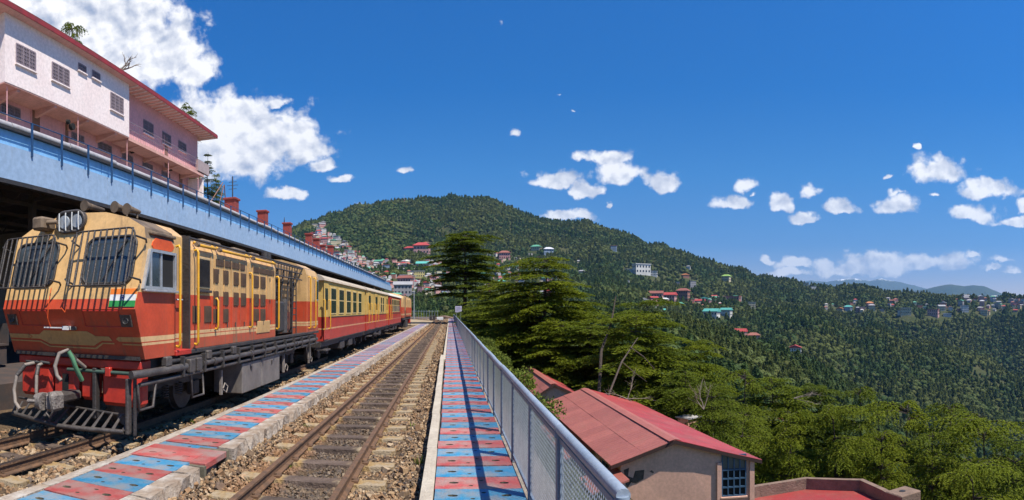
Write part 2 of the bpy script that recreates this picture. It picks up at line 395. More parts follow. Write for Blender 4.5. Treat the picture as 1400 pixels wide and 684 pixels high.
fc = bpy.data.collections.new('far_tree_kinds')
kinds = [far_tree('far_conifer', 14, 7.6, 340, LM_con, 'cone', 1), far_tree('far_conifer', 15, 8.4, 340, LM_con, 'cone', 5), far_tree('far_conifer', 11, 8.0, 320, LM_con2, 'cone', 9),
         far_tree('far_conifer', 9, 8.5, 300, LM_con2, 'round', 2), far_tree('far_broadleaf', 8, 7.5, 280, LM_brd, 'round', 3), far_tree('far_conifer', 11, 9, 320, LM_con, 'round', 12)]
for o in kinds: fc.objects.link(o)
def forest(name, pts, scl, idx, rot):
    me = bpy.data.meshes.new(name); me.vertices.add(len(pts)); me.vertices.foreach_set('co', np.asarray(pts, np.float32).ravel())
    for nm, dt, arr in (('scl','FLOAT',scl),('idx','INT',idx),('rotz','FLOAT',rot)):
        a = me.attributes.new(nm, dt, 'POINT'); a.data.foreach_set('value', np.asarray(arr, np.float32 if dt == 'FLOAT' else np.int32))
    o = link(name, me); g = bpy.data.node_groups.new(name+'_nodes', 'GeometryNodeTree')
    g.interface.new_socket('Geometry', in_out='INPUT', socket_type='NodeSocketGeometry'); g.interface.new_socket('Geometry', in_out='OUTPUT', socket_type='NodeSocketGeometry')
    N = g.nodes; gi = N.new('NodeGroupInput'); go = N.new('NodeGroupOutput'); ip = N.new('GeometryNodeInstanceOnPoints')
    ci = N.new('GeometryNodeCollectionInfo'); ci.inputs['Collection'].default_value = fc; ci.inputs['Separate Children'].default_value = True; ci.inputs['Reset Children'].default_value = True
    mp = N.new('GeometryNodeMeshToPoints')
    def attr(nm, dt):
        a = N.new('GeometryNodeInputNamedAttribute'); a.data_type = dt; a.inputs['Name'].default_value = nm; return a.outputs['Attribute']
    L = g.links; L.new(gi.outputs[0], mp.inputs[0]); L.new(mp.outputs[0], ip.inputs['Points']); L.new(ci.outputs[0], ip.inputs['Instance'])
    ip.inputs['Pick Instance'].default_value = True; L.new(attr('idx','INT'), ip.inputs['Instance Index']); L.new(attr('scl','FLOAT'), ip.inputs['Scale'])
    cx = N.new('ShaderNodeCombineXYZ'); L.new(attr('rotz','FLOAT'), cx.inputs[2]); L.new(cx.outputs[0], ip.inputs['Rotation'])
    L.new(ip.outputs[0], go.inputs[0]); md = o.modifiers.new('scatter', 'NODES'); md.node_group = g
    tag(o, kind='stuff'); return o
TOWN = [] # (x,y,radius) of clearings, filled by the houses
# ---------------------------------------------------------------- houses on the hill
def MH(name, c, **k): return M(name, c, s=.6, rough=.8, jitter=.12, **k)
HW = {'pink': MH('wall_pink', (.55,.30,.27)), 'white': MH('wall_white', (.66,.64,.60)), 'cream': MH('wall_cream', (.58,.50,.33)), 'grey': MH('wall_grey', (.38,.36,.36)),
      'blue': MH('wall_blue', (.36,.45,.56)), 'yellow': MH('wall_yellow', (.60,.50,.2)), 'brick': MH('wall_brick', (.34,.15,.11))}
HR = {'red': MH('roof_red', (.42,.05,.045)), 'rust': MH('roof_rust', (.30,.10,.07)), 'green': MH('roof_green', (.10,.32,.20)), 'teal': MH('roof_teal', (.10,.42,.36)), 'grey': MH('roof_grey', (.33,.32,.33)),
      'lime': MH('roof_lime', (.35,.55,.12)), 'white': MH('roof_white', (.6,.6,.62)), 'orange': MH('roof_orange', (.55,.2,.07))}
HG = M('far_window_glass', (.03,.035,.045), s=.5, rough=.25)
_hm = {}
def house_parts(wn, rn, nf, style, aspect):
    """unit house: 1 wide (x), aspect deep, storey .28 high; three shared meshes"""
    k = (wn, rn, nf, style, aspect)
    if k in _hm: return _hm[k]
    h = nf*.28; a = MB(); a.box(-.5,.5,-aspect/2,aspect/2,-1.2,h)
    r = MB()
    if style == 'gable': r.prism([(-.56,h+.002),(.56,h+.002),(.56,h+.03),(0,h+.24),(-.56,h+.03)], -aspect/2-.06, aspect/2+.06, 'y')
    elif style == 'gablex': r.prism([(-aspect/2-.06,h+.002),(aspect/2+.06,h+.002),(aspect/2+.06,h+.03),(0,h+.22),(-aspect/2-.06,h+.03)], -.56, .56, 'x')
    elif style == 'hip':
        q = aspect/2
        r.loft([[(-.57,-q-.07,h+.002),(.57,-q-.07,h+.002),(.57,q+.07,h+.002),(-.57,q+.07,h+.002)],[(-.57,-q-.07,h+.03),(.57,-q-.07,h+.03),(.57,q+.07,h+.03),(-.57,q+.07,h+.03)],[(-.25,-.04,h+.23),(.25,-.04,h+.23),(.25,.04,h+.23),(-.25,.04,h+.23)]])
    else: r.box(-.53,.53,-aspect/2-.03,aspect/2+.03,h+.002,h+.05)
    w_ = MB()
    for f in range(nf):
        z = f*.28+.09; nx = 5
        for i in range(nx):
            x = -.4+.8*i/(nx-1)
            for sgn in (-1,1):
                y = sgn*aspect/2; w_.box(x-.045,x+.045,min(y,y+sgn*.006),max(y,y+sgn*.006),z,z+.12)
        for i in range(3):
            y = -.3*aspect+.3*aspect*i
            for sgn in (-1,1):
                x = sgn*.5; w_.box(min(x,x+sgn*.006),max(x,x+sgn*.006),y-.04,y+.04,z,z+.12)
    _hm[k] = (a.mesh('wall', HW[wn]), r.mesh('roof', HR[rn]), w_.mesh('window', HG)); return _hm[k]
def house(x, y, wpx, wn, rn, nf=2, style='gable', aspect=.7, rot=None, label=None, group=None, name='house'):
    p, r = hit(x, y+wpx*.15); s = wpx/F*r
    me = house_parts(wn, rn, nf, style, aspect)
    th = (x-X0)/F; rz = -th+(R.uniform(-.5,.5) if rot is None else rot)
    e = empty(name, (p.x, p.y, p.z+s*.03), rz, label, 'house' if name == 'house' else name.replace('_',' '), group); e.scale = (s, s, s)
    for n_, m_ in zip(('wall','roof','window'), me):
        q = link(n_, m_, e)
        if n_ == 'window': q['kind'] = 'stuff'
    TOWN.append((p.x, p.y, s*.75, -th)); return e
HN = [
 (577,346,23,'pink','red',2,'hip','long pink house with red roof high on the hill left of the tall cedar'),
 (560,342,14,'pink','red',1,'hip','small red roofed wing left of the long pink house on the hill'),
 (583,336,8,'pink','rust',2,'hip','little domed rust roofed tower block above the long pink house'),
 (518,360,13,'white','green',1,'gablex','green roofed white house on the slope above the train'),
 (573,378,16,'yellow','grey',2,'flat','yellow three storey house under a green roofed block left of the cedar'),
 (578,364,18,'cream','teal',1,'gablex','low cream house with a teal roof above the yellow block'),
 (556,369,16,'pink','grey',2,'flat','pale pink flat roofed block left of the teal roofed house'),
 (590,385,14,'pink','rust',2,'gable','pink gabled house right of the yellow block beside the cedar'),
 (555,390,22,'pink','rust',2,'gablex','broad pink house with a rust roof above the lamp post'),
 (551,401,26,'grey','grey',2,'gablex','grey roofed house low on the slope just above the last coach'),
 (575,404,8,'pink','red',6,'flat','tall pink and white striped tower block beside the lamp post'),
 (540,409,16,'blue','grey',2,'flat','bluish flat roofed house just over the rear locomotive'),
 (690,353,16,'pink','rust',2,'hip','pink house with rust roof just right of the tall cedar'),
 (700,372,18,'grey','green',2,'hip','grey house with a dull green roof between the two big cedars'),
 (706,382,14,'pink','rust',2,'gable','small pink gabled house between the two big cedars'),
 (733,340,14,'cream','green',1,'hip','cream house with a pale green roof high above the second cedar'),
 (750,347,14,'blue','white',2,'hip','bluish white house right of the pale green roof high on the hill'),
 (877,372,24,'white','white',2,'flat','long white building with many windows in the middle of the forested hill'),
 (860,370,12,'white','grey',1,'flat','short white annex left of the long white building'),
 (893,376,12,'white','grey',2,'flat','small white block right of the long white building'),
 (937,378,10,'brick','orange',1,'gable','small orange roofed house right of the long white building'),
 (993,383,12,'cream','lime',2,'hip','lone house with a bright lime green roof on the forested hill'),
 (947,393,9,'grey','grey',4,'flat','tall grey tower block standing over the red roofed row'),
 (897,410,20,'pink','rust',2,'gablex','long pink building with a rust roof at the left of the hill town'),
 (915,412,20,'pink','red',2,'gablex','pink building with a red roof beside the long pink building'),
 (934,410,18,'brick','rust',3,'hip','brick coloured building with rust hip roof in the hill town'),
 (957,414,14,'brick','red',1,'gablex','low house with a vivid red roof left of the teal roofed hall'),
 (880,412,12,'white','grey',1,'gable','white house at the left end of the hill town'),
 (1003,414,20,'brick','rust',2,'flat','brown flat roofed block right of the hill town'),
 (977,410,14,'grey','green',1,'hip','grey house with a green roof behind the teal hall'),
 (963,410,10,'blue','teal',1,'gable','small teal roofed house behind the vivid red roof'),
 (903,427,14,'white','teal',1,'gablex','small white house with a bright teal roof below the pink row'),
 (931,425,18,'grey','white',1,'flat','low pale flat roofed shed below the brick coloured building'),
 (973,430,22,'white','teal',1,'gablex','long hall with a pale teal roof below the hill town'),
 (993,431,16,'white','teal',2,'gablex','two storey white block with teal roof right of long hall'),
 (1010,463,22,'pink','red',2,'gablex','blue and pink house with red roof on the open spur'),
 (1030,466,18,'pink','rust',2,'hip','pink house with a rust roof right end of the open spur'),
 (1087,488,18,'white','red',3,'gable','white four storey hotel with a red roof at the tip of the spur'),
 (1074,487,9,'white','grey',1,'flat','white low house left of the red roofed hotel at the spur tip'),
 (1028,421,11,'cream','grey',3,'flat','cream block among trees right of the brown block'),
 (1160,422,12,'teal' if False else 'blue','teal',1,'hip','blue house with a teal roof on the far wooded ridge'),
 (1148,424,10,'cream','orange',1,'gable','orange roofed cream house left of the teal roof on the far ridge'),
 (1189,419,10,'pink','orange',2,'hip','pink tall house right of the teal roof on the far ridge'),
 (1238,428,16,'cream','grey',2,'flat','cream flat block in the middle of the far ridge row'),
 (1276,430,16,'pink','rust',2,'flat','pink block with a rust top on the far ridge'),
 (1295,431,12,'white','white',1,'flat','white low block right of the rust topped one on the far ridge'),
 (1102,392,8,'cream','grey',3,'flat','cream tower standing on the skyline where the ridge drops'),
 (1112,395,8,'white','grey',2,'flat','white block on the skyline right of the cream tower'),
]
for h in HN:
    house(h[0], h[1], h[2]*.92, h[3], h[4], h[5], h[6], .55, None, h[7], None)
_ws = ['pink','white','cream','grey','pink','blue','brick']; _rs = ['rust','grey','red','white','grey','grey','green']
def town(n, poly_fn, smin, smax, label, group):
    for i in range(n):
        x, y = poly_fn(); wn = R.choice(_ws); rn = R.choice(_rs); nf = R.choice([1,2,2,3]); st = R.choice(['gable','flat','hip','gablex','flat'])
        sn_ = {'gable':'gabled','gablex':'gabled','hip':'hip roofed','flat':'flat roofed'}[st]
        house(x, y, R.uniform(smin, smax), wn, rn, nf, st, R.choice([.6,.8]), None, '%s %s %s house, %s roof, %s' % (('low','two storey','tall')[nf-1], wn, sn_, rn, label), group)
def flank():
    while True:
        x = R.uniform(428, 512); y = R.uniform(308, 392); top = 308+(x-440)*.62
        if top+(6 if x > 445 else 0) < y < top+60: return x, y
town(120, flank, 4.5, 8.5, 'packed on the slope behind canopy', 'packed town houses on the left flank of the hill')
town(34, lambda: (R.uniform(500, 612), R.gauss(392, 14)), 6, 12, 'lower town left of cedar', 'lower town houses left of the cedar')
town(24, lambda: (R.uniform(655, 760), R.uniform(368, 412)), 6, 11, 'between the two big cedars', 'houses between the two big cedars')
town(20, lambda: (R.uniform(868, 1012), R.gauss(414, 5)), 6, 11, 'in the mid-hill town', 'small houses of the saddle town')
town(16, lambda: (R.uniform(1120, 1390), R.gauss(424, 4)), 5, 10, 'along far wooded ridge', 'small houses on the far ridge')
town(34, lambda: (R.uniform(1312, 1400), R.gauss(411, 4)+R.uniform(0, 12)), 4, 8, 'in far right town', 'far town at the right end')
town(12, lambda: (R.uniform(640, 1080), R.uniform(335, 390)), 4, 8, 'alone on upper hill', 'scattered houses on the upper hill')
# the smallest houses of the towns, past what can be told apart, as one mass
def mass_houses(n, fn):
    b = MB(); keys = list(HW)+list(HR); mats = [HW[k] for k in HW]+[HR[k] for k in HR]
    for i in range(n):
        x, y, wp = fn(); p, r = hit(x, y); s = wp/F*r*.5; d = s*R.uniform(.6,.9); h = s*R.uniform(.8,1.7); a = R.uniform(-.6,.6)-(x-X0)/F; ca, sa = math.cos(a), math.sin(a)
        T = lambda u, v, z: (p.x+u*ca-v*sa, p.y+u*sa+v*ca, p.z+z)
        b.mi = keys.index(R.choice(['pink','cream','cream','grey','pink','brick','grey','white']))
        b.add([T(u,v,z) for z in (-s, h) for u, v in ((-s,-d),(s,-d),(s,d),(-s,d))], [(0,1,5,4),(1,2,6,5),(2,3,7,6),(3,0,4,7)])
        b.mi = keys.index(R.choice(['rust','red','grey','grey','white','rust','green'])); q = s*R.choice([.08,.5]); e_ = 1.1
        b.add([T(u*e_,v*e_,h) for u, v in ((-s,-d),(s,-d),(s,d),(-s,d))]+[T(-s*.3,0,h+q),T(s*.3,0,h+q)], [(0,1,5,4),(1,2,5),(2,3,4,5),(3,0,4)])
        b.mi = keys.index('brick') if False else keys.index('grey')
        TOWN.append((p.x, p.y, s*.9, 0))
    me = b.mesh('small_far_houses', mats); o = link('small_far_houses', me); tag(o, kind='stuff')
def _mh():
    k = R.random()
    if k < .42: x, y = flank(); return x, y, R.uniform(3, 5.5)
    if k < .75: return R.uniform(496, 615), min(416, 358+abs(R.gauss(0, 26))), R.uniform(4, 7.5)
    if k < .86: return R.uniform(655, 765), R.uniform(350, 412), R.uniform(4, 7)
    if k < .93: return R.uniform(868, 1012), R.gauss(415, 5), R.uniform(4, 7)
    return R.uniform(1120, 1400), R.gauss(418, 5), R.uniform(3, 6)
mass_houses(520, _mh)
# radio mast on the summit
p, r = hit(553, 280); ms = empty('radio_mast', p, 0, 'red and white radio mast on the hill summit', 'mast')
b_ = MB()
for k in range(6): b_.mi = k % 2; b_.cyl((0,0,k*7),(0,0,k*7+7),1.1-.15*k,.95-.15*k,6)
b_.build('mast_shaft', [HR['red'], HW['white']], ms)
# ---- scatter the woods
def scatter(n, r0, r1, smin, smax, th0=-.42, th1=1.12, power=1.0, near=False):
    rr = np.sqrt(rng.random(n)*(r1*r1-r0*r0)+r0*r0) if power == 1 else r0+(r1-r0)*rng.random(n)**power
    th = th0+(th1-th0)*rng.random(n); x = rr*np.sin(th); y = rr*np.cos(th)
    keep = np.ones(n, bool)
    for (hx, hy, hs, hrot) in TOWN:
        # clear the plot and the strip in front of it (towards the viewer)
        dx = x-hx; dy = y-hy; l = math.hypot(hx, hy); ux, uy = -hx/l, -hy/l
        al = dx*ux+dy*uy; pe = np.abs(dx*uy-dy*ux)
        keep &= ~((pe < hs*1.0+4) & (al > -hs-3) & (al < hs+(44 if l > 1500 else 30)))
    open_ = fbm(x/140, y/140, 21, 3); keep &= (open_ > .26)|(rng.random(n) < .35)
    x = x[keep]; y = y[keep]; z = H(x, y)-.4; g = fbm(x/190, y/190, 31, 3); u = rng.random(len(x))
    idx = np.where(u < .26, 0, np.where(u < .48, 1, np.where(u < .64, 2, np.where(u < .84, 5, 3)))); idx = np.where((g > .5) & (rng.random(len(x)) < .45), 3, idx); idx = np.where((g > .58) & (rng.random(len(x)) < .5), 4, idx)
    thp = X0+F*np.arctan2(x, y); rr2 = np.hypot(x, y)
    brown = (thp < 560) & (rng.random(len(x)) < .4); idx = np.where(brown, 4, idx)
    s = smin+(smax-smin)*rng.random(len(x))**1.0
    return np.stack([x, y, z], 1), s, idx, rng.random(len(x))*6.28
forest('hillside_forest', *scatter(6500, 235, 720, .6, 1.1, .0, 1.12))
forest('valley_forest', *scatter(25000, 700, 1560, .6, 1.55))
forest('mountain_forest', *scatter(60000, 1540, 3000, .7, 1.8))
# ---------------------------------------------------------------- station ground, ballast, track
m_soil = M('soil', (.17,.115,.07), (.10,.075,.05), s=2.5, rough=1, bump=.3, bs=14, coord='Object', det=8, spec=.1)
gb = MB(); gb.box(-42,1.02,-8,112,-2.6,-.215)
ground = gb.build('station_ground', m_soil); tag(ground, kind='structure')
st = bpy.data.materials.new('ballast_stone'); st.use_nodes = True; t = NT(st.node_tree); b = bsdf(st)
ge = t.node('ShaderNodeNewGeometry'); tc = t.node('ShaderNodeTexCoord')
c = t.ramp(ge.outputs['Random Per Island'], [(0,(.09,.06,.04)),(.15,(.27,.16,.085)),(.38,(.36,.24,.135)),(.58,(.20,.135,.085)),(.78,(.42,.31,.20)),(.9,(.13,.10,.08)),(1,(.33,.18,.08))], 'CONSTANT')
sp = t.node('ShaderNodeSeparateXYZ'); t.link(ge.outputs['Position'], sp.inputs[0])
# oily dark stones between the rails of the middle track, rusty ones beside it
wv = t.m('ABSOLUTE', t.m('ADD', sp.outputs[0], 1.405)); oil = t.rng(t.m('ADD', wv, t.m('MULTIPLY', t.noise(ge.outputs['Position'], 3, 3), .15)), .34, .48, .62, 0)
c = t.mix(oil, c, (.07,.06,.055))
lt = t.rng(t.m('ADD', sp.outputs[0], t.m('MULTIPLY', t.noise(ge.outputs['Position'], 2, 3), .3)), -2.45, -2.2, 0, .0)
rust = t.m('MULTIPLY', t.rng(sp.outputs[0], -2.3, -2.0), t.rng(sp.outputs[0], -1.75, -1.55, 1, 0))
c = t.mix(t.m('MULTIPLY', rust, .55), c, (.30,.15,.07))
nz = t.rng(t.noise(tc.outputs['Object'], 45, 4, .6), .25, .75, .7, 1.15); vm = t.node('ShaderNodeVectorMath', operation='SCALE'); t.link(c, vm.inputs[0]); t.link(nz, vm.inputs['Scale'])
t.link(vm.outputs[0], b.inputs['Base Color']); b.inputs['Roughness'].default_value = .85; b.inputs['Specular IOR Level'].default_value = .25
def stones(name, n, x0, x1, y0, y1, smin, smax, zf, avoid=None, ypow=1.0):
    x = x0+(x1-x0)*rng.random(n); y = y0+(y1-y0)*rng.random(n)**ypow
    if avoid is not None: k = avoid(x, y); x = x[k]; y = y[k]
    n = len(x); s = smin+(smax-smin)*rng.random(n)**1.8
    # eight-cornered irregular chips: a squashed, twisted cuboid with jittered corners
    cube = np.array([(-1,-1,-1),(1,-1,-1),(1,1,-1),(-1,1,-1),(-1,-1,1),(1,-1,1),(1,1,1),(-1,1,1)], float)*.5
    V = cube[None]*(1+.55*(rng.random((n,8,3))-.5))*np.array([1,1,.8]); V[:,4:,:2] *= (.45+.5*rng.random((n,1,2))); V *= (s[:,None]*(.75+.6*rng.random((n,3))))[:,None,:]
    q = rng.normal(size=(n,3,3)); q[:,2] += np.array([0,0,2.2]); Q, _ = np.linalg.qr(np.transpose(q, (0,2,1)))
    V = np.einsum('nij,nkj->nki', Q, V); V[:,:,0] += x[:,None]; V[:,:,1] += y[:,None]; V[:,:,2] += (zf(x, y)+s*.15*rng.random(n))[:,None]
    fc_ = np.array([(0,3,2),(0,2,1),(4,5,6),(4,6,7),(0,1,5),(0,5,4),(1,2,6),(1,6,5),(2,3,7),(2,7,6),(3,0,4),(3,4,7)])
    Fa = (fc_[None]+8*np.arange(n)[:,None,None]).reshape(-1,3)
    o = link(name, npmesh(name, V.reshape(-1,3), Fa, st)); tag(o, kind='stuff'); return o
zb = lambda x, y: -.165+.09*np.clip((-2.02-x)/.34, 0, 1)*(x > -2.6)+.03*np.clip((x+.62)/.3, 0, 1)+.025*np.sin(x*9+y*3)*np.sin(y*2.3)
TRC = [(-1.405, 5.0), (-4.65, 4.0)]
# the bed under the loose stones: a low bumpy sheet of the same stone, thinner with distance
m_bed = M('ballast_bed', (.25,.17,.10), (.11,.075,.05), s=16, rough=1, bump=.6, bs=40, det=8, spec=.1)
def sheet(name, x0, x1, y0, y1, z, mat, nx=10, ny=400, amp=.02, seed=2):
    xs = np.linspace(x0, x1, nx); ys = y0+(y1-y0)*np.linspace(0, 1, ny)**1.8; A, B = np.meshgrid(xs, ys)
    Z = z+(fbm(A*7, B*7, seed, 4)-.47)*amp*3; V = np.stack([A, B, Z], -1).reshape(-1,3)
    i = (np.arange(ny-1)[:,None]*nx+np.arange(nx-1)[None,:]).ravel(); o = link(name, npmesh(name, V, np.stack([i, i+1, i+nx+1, i+nx], 1), mat)); return tag(o, kind='structure')
sheet('ballast_bed', -2.42, -.30, 3.5, 108, -.178, m_bed, 14, 700, .016)
sheet('ballast_bed', -8.2, -3.38, 2, 108, -.180, m_bed, 20, 500, .016)
_sl = lambda x, y: (np.abs(((y-.2)/.70)-np.round((y-.2)/.70)) > .17) | (np.abs(x+1.405) > .80) | (rng.random(len(x)) < .03)
stones('ballast_stones', 22000, -2.40, -.27, 4.4, 13, .014, .036, zb, _sl, 1.3)
stones('ballast_stones', 11000, -2.40, -.27, 12.5, 32, .022, .05, zb, _sl, 1.4)
stones('ballast_stones', 9000, -2.40, -.3, 31, 104, .045, .10, zb, None, 1.4)
stones('ballast_stones', 9500, -5.9, -3.42, 3.0, 12, .02, .055, zb)
stones('ballast_stones', 3500, -4.3, -3.42, 12, 50, .03, .07, zb, None, 1.5)
stones('ballast_stones', 220, -2.36, -.3, 4.5, 20, .05, .085, lambda x, y: zb(x, y)+.01, lambda x, y: np.abs(x+1.405) > .6, 1.3)
m_rail = M('rail_side', (.20,.105,.055), (.11,.065,.04), s=9, rough=.75, metal=.1, bump=.15, bs=60)
m_railtop = M('rail_top', (.17,.14,.125), (.10,.075,.06), s=3, rough=.38, metal=.8, stretch=(6,.4,6), spec=.6)
m_slp = M('sleeper_concrete', (.15,.105,.08), (.09,.06,.045), s=5, rough=.9, bump=.3, bs=30, jitter=.3, coord='Object')
# sleeper ends ochre with dust, middle dark with oil (a stain with its own shape)
t = NT(m_slp.node_tree); b = bsdf(m_slp); old = b.inputs['Base Color'].links[0].from_socket
tc = t.node('ShaderNodeTexCoord'); sp = t.node('ShaderNodeSeparateXYZ'); t.link(tc.outputs['Object'], sp.inputs[0])
e_ = t.rng(t.m('ADD', t.m('ABSOLUTE', sp.outputs[0]), t.m('MULTIPLY', t.noise(tc.outputs['Object'], 7, 4), .22)), .36, .44)
t.link(t.mix(t.m('MULTIPLY', e_, .9), old, t.mix(t.rng(t.noise(tc.outputs['Object'], 5, 3), .4, .6), (.38,.24,.09), (.40,.31,.20))), b.inputs['Base Color'])
rp = [(-.052,-.125),(.052,-.125),(.052,-.112),(.010,-.098),(.010,-.034),(.028,-.026),(.028,-.004),(.022,0),(-.022,0),(-.028,-.004),(-.028,-.026),(-.010,-.034),(-.010,-.098),(-.052,-.112)]
def rail_mesh(y0, y1, n=1, bend=0):
    b = MB(); k = len(rp)
    ys = [y0+(y1-y0)*i/n for i in range(n+1)]
    secs = [[(p[0]+bend*(max(0, y-62)/40)**2, y, p[1]) for p in rp] for y in ys]
    b.loft(secs)
    # head faces get the polished material
    me = b.mesh('rail', [m_rail, m_railtop])
    for p in me.polygons:
        if p.normal.z > .5 and all(me.vertices[v].co.z > -.01 for v in p.vertices): p.material_index = 1
    return me
slm = MB(); slm.prism([(-.115,-.09),(.115,-.09),(.095,.025),(-.095,.025)], -.76, .76, 'x')
slme = slm.mesh('sleeper', m_slp)
cl = MB(); cl.box(-.035,.035,-.05,.05,-.09,-.062); cl.cyl((-.02,0,-.07),(-.02,0,-.045),.014,n=6); clme = cl.mesh('rail_clip', m_rail)
def track(xc, y0, y1, nsl, label, bend=0):
    e = empty('railway_track', (xc, 0, 0), 0, None, None, None, 'structure')
    me = rail_mesh(y0, y1, 1 if not bend else 20, bend)
    for s in (-1, 1): link('rail', me, e, (s*.405, 0, 0))
    k = 0; y = .2+.70*math.ceil((y0-.2)/.70)
    while y < y1 and k < nsl:
        o = link('sleeper', slme, e, (R.uniform(-.03,.03)+(bend*(max(0, y-62)/40)**2), y+R.uniform(-.02,.02), -.145+R.uniform(-.006,.006)))
        if y < 22:
            for s in (-1, 1):
                for q in (-.052, .052):
                    link('rail_clip', clme, e, (s*.405+q, y, -.030 if False else -.035))
        y += .70; k += 1
    return e
track(-1.405, 3.6, 108, 145, '', -1.2)
track(-4.65, 3.0, 20, 26, '')
# points and the crossing rails at the far end
e = empty('railway_track', (0,0,0), 0, None, None, None, 'structure')
for dx in (0, .81):
    b = MB(); b.tube([(-1.0+dx-.0, 66, -.02),(-1.3+dx, 76,-.02),(-2.4+dx, 88, -.02),(-4.6+dx, 99, -.02),(-8.0+dx, 108, -.02)], .03, 5); b.build('rail', m_rail, e)
# rail grinding: stepped far earth patch
m_far = M('yard_gravel', (.40,.31,.20), (.26,.19,.12), s=.6, rough=1, det=9, spec=.1)
g2 = MB(); g2.box(-14,-2.45,66.5,111,-.3,-.10); g2.box(-2.45,1.0,106,111,-.3,-.09); tag(g2.build('yard_gravel', m_far), kind='structure')
# ---------------------------------------------------------------- platforms made of laid concrete sleepers
def slab_mat(name, c, c2):
    mt = M(name, c, c2, s=3.5, rough=.55, bump=.12, bs=50, dirt=(.33,.27,.24), dirt_amt=.50, dirt_s=3.2, dirt_stretch=(1,1,1), jitter=.22)
    return mt
m_sr = slab_mat('paint_red', (.45,.07,.065), (.42,.13,.11)); m_sb = slab_mat('paint_blue', (.022,.23,.44), (.07,.28,.42))
m_hole = M('hole_dark', (.09,.08,.06), (.16,.14,.09), s=20, rough=1); m_white = M('white_kerb_paint', (.54,.50,.45), (.34,.26,.19), s=3, rough=.8, bump=.25, bs=25, dirt=(.24,.16,.10), dirt_amt=.50, dirt_s=2.6, dirt_stretch=(1,1,1), jitter=.1)  # m_hole: darker colour for hole walls, hole floors and culvert sides
m_conc = M('kerb_concrete', (.52,.46,.37), (.40,.34,.27), s=2.2, rough=.85, bump=.15, bs=40, dirt=(.30,.24,.19), dirt_amt=.32, dirt_s=2.5, dirt_stretch=(1,1,1))
def slab_mesh(W, D, mat, name='slab', ho=0):
    """top of a sleeper with real holes: cells with an oval hole between plain cells"""
    b = MB(); z1 = .055; zb_ = -.02
    cells = [(0, .34, [(.20+ho, .5+ho, .046, .030)]), (.34, .48, [(.42, .28, .022, .017)]), (.48, .62, [(.55, .72, .022, .017)]), (.62, 1, [(.80+ho, .5-ho, .046, .030)])]
    for (u0, u1, hs) in cells:
        x0 = u0*W; x1 = u1*W; (hu, hv, ra, rb) = hs[0]; cx = hu*W; cy = hv*D
        out = [(x0,0),(cx,0),(x1,0),(x1,cy),(x1,D),(cx,D),(x0,D),(x0,cy)]
        angs = [math.atan2(p[1]-cy, p[0]-cx) for p in out]
        inn = [(cx+ra*math.cos(a), cy+rb*math.sin(a)) for a in [-.75*PI,-.5*PI,-.25*PI,0,.25*PI,.5*PI,.75*PI,PI]]
        vs = [(p[0],p[1],z1) for p in out]+[(p[0],p[1],z1) for p in inn]+[(p[0],p[1],z1-.045) for p in inn]
        b.mi = 0; b.add(vs, [(i,(i+1)%8,8+(i+1)%8,8+i) for i in range(8)])
        b.mi = 1; b.add(vs, [(8+i,8+(i+1)%8,16+(i+1)%8,16+i) for i in range(8)]+[tuple(range(16,24))])
    b.mi = 0; z = zb_
    b.quad((0,0,z),(W,0,z),(W,0,z1),(0,0,z1)); b.quad((0,D,z),(0,D,z1),(W,D,z1),(W,D,z)); b.quad((0,0,z),(0,0,z1),(0,D,z1),(0,D,z)); b.quad((W,0,z),(W,D,z),(W,D,z1),(W,0,z1))
    me = bpy.data.meshes.new(name); me.from_pydata(b.v, [], b.f); me.materials.append(mat); me.materials.append(m_hole); me.polygons.foreach_set('material_index', b.m); me.update()
    bm = bmesh.new(); bm.from_mesh(me); bmesh.ops.remove_doubles(bm, verts=bm.verts, dist=.0005); bmesh.ops.recalc_face_normals(bm, faces=bm.faces); bm.to_mesh(me); bm.free(); return me
def platform(x0, W, y0, y1, pitch, nind, phase, fill):
    base = MB(); base.box(x0-.1 if fill else x0-.02, x0+W+.05, y0, y1, -.3, -.022); pf = base.build('platform', m_conc); tag(pf, kind='structure')
    ms = [[slab_mesh(W, pitch-.012, m_, ho=h_) for h_ in (0, .02, -.025, .045)] for m_ in (m_sr, m_sb)]
    lo = [MB(), MB()]; y = y0; k = phase; n = 0
    while y < y1-.2:
        if n < nind:
            o = link('slab', R.choice(ms[k%2]), pf, (x0+R.uniform(-.012,.012), y+R.uniform(-.004,.004), R.uniform(-.007,.005))); o.rotation_euler = (R.uniform(-.008,.008), R.uniform(-.008,.008), R.uniform(-.01,.01))
        else: lo[k%2].box(x0, x0+W, y, y+pitch-.012, -.02, .055+R.uniform(-.005,.005))
        y += pitch; k += 1; n += 1
    for q, mt in zip(lo, (m_sr, m_sb)):
        if q.v: o = q.build('slab', mt, pf); o['kind'] = 'stuff'
    return pf
pr = platform(-.125, .755, 4.33, 106, .375, 130, 0, False)
pl = platform(-3.25, .68, 2.775, 66, .375, 110, 1, True)
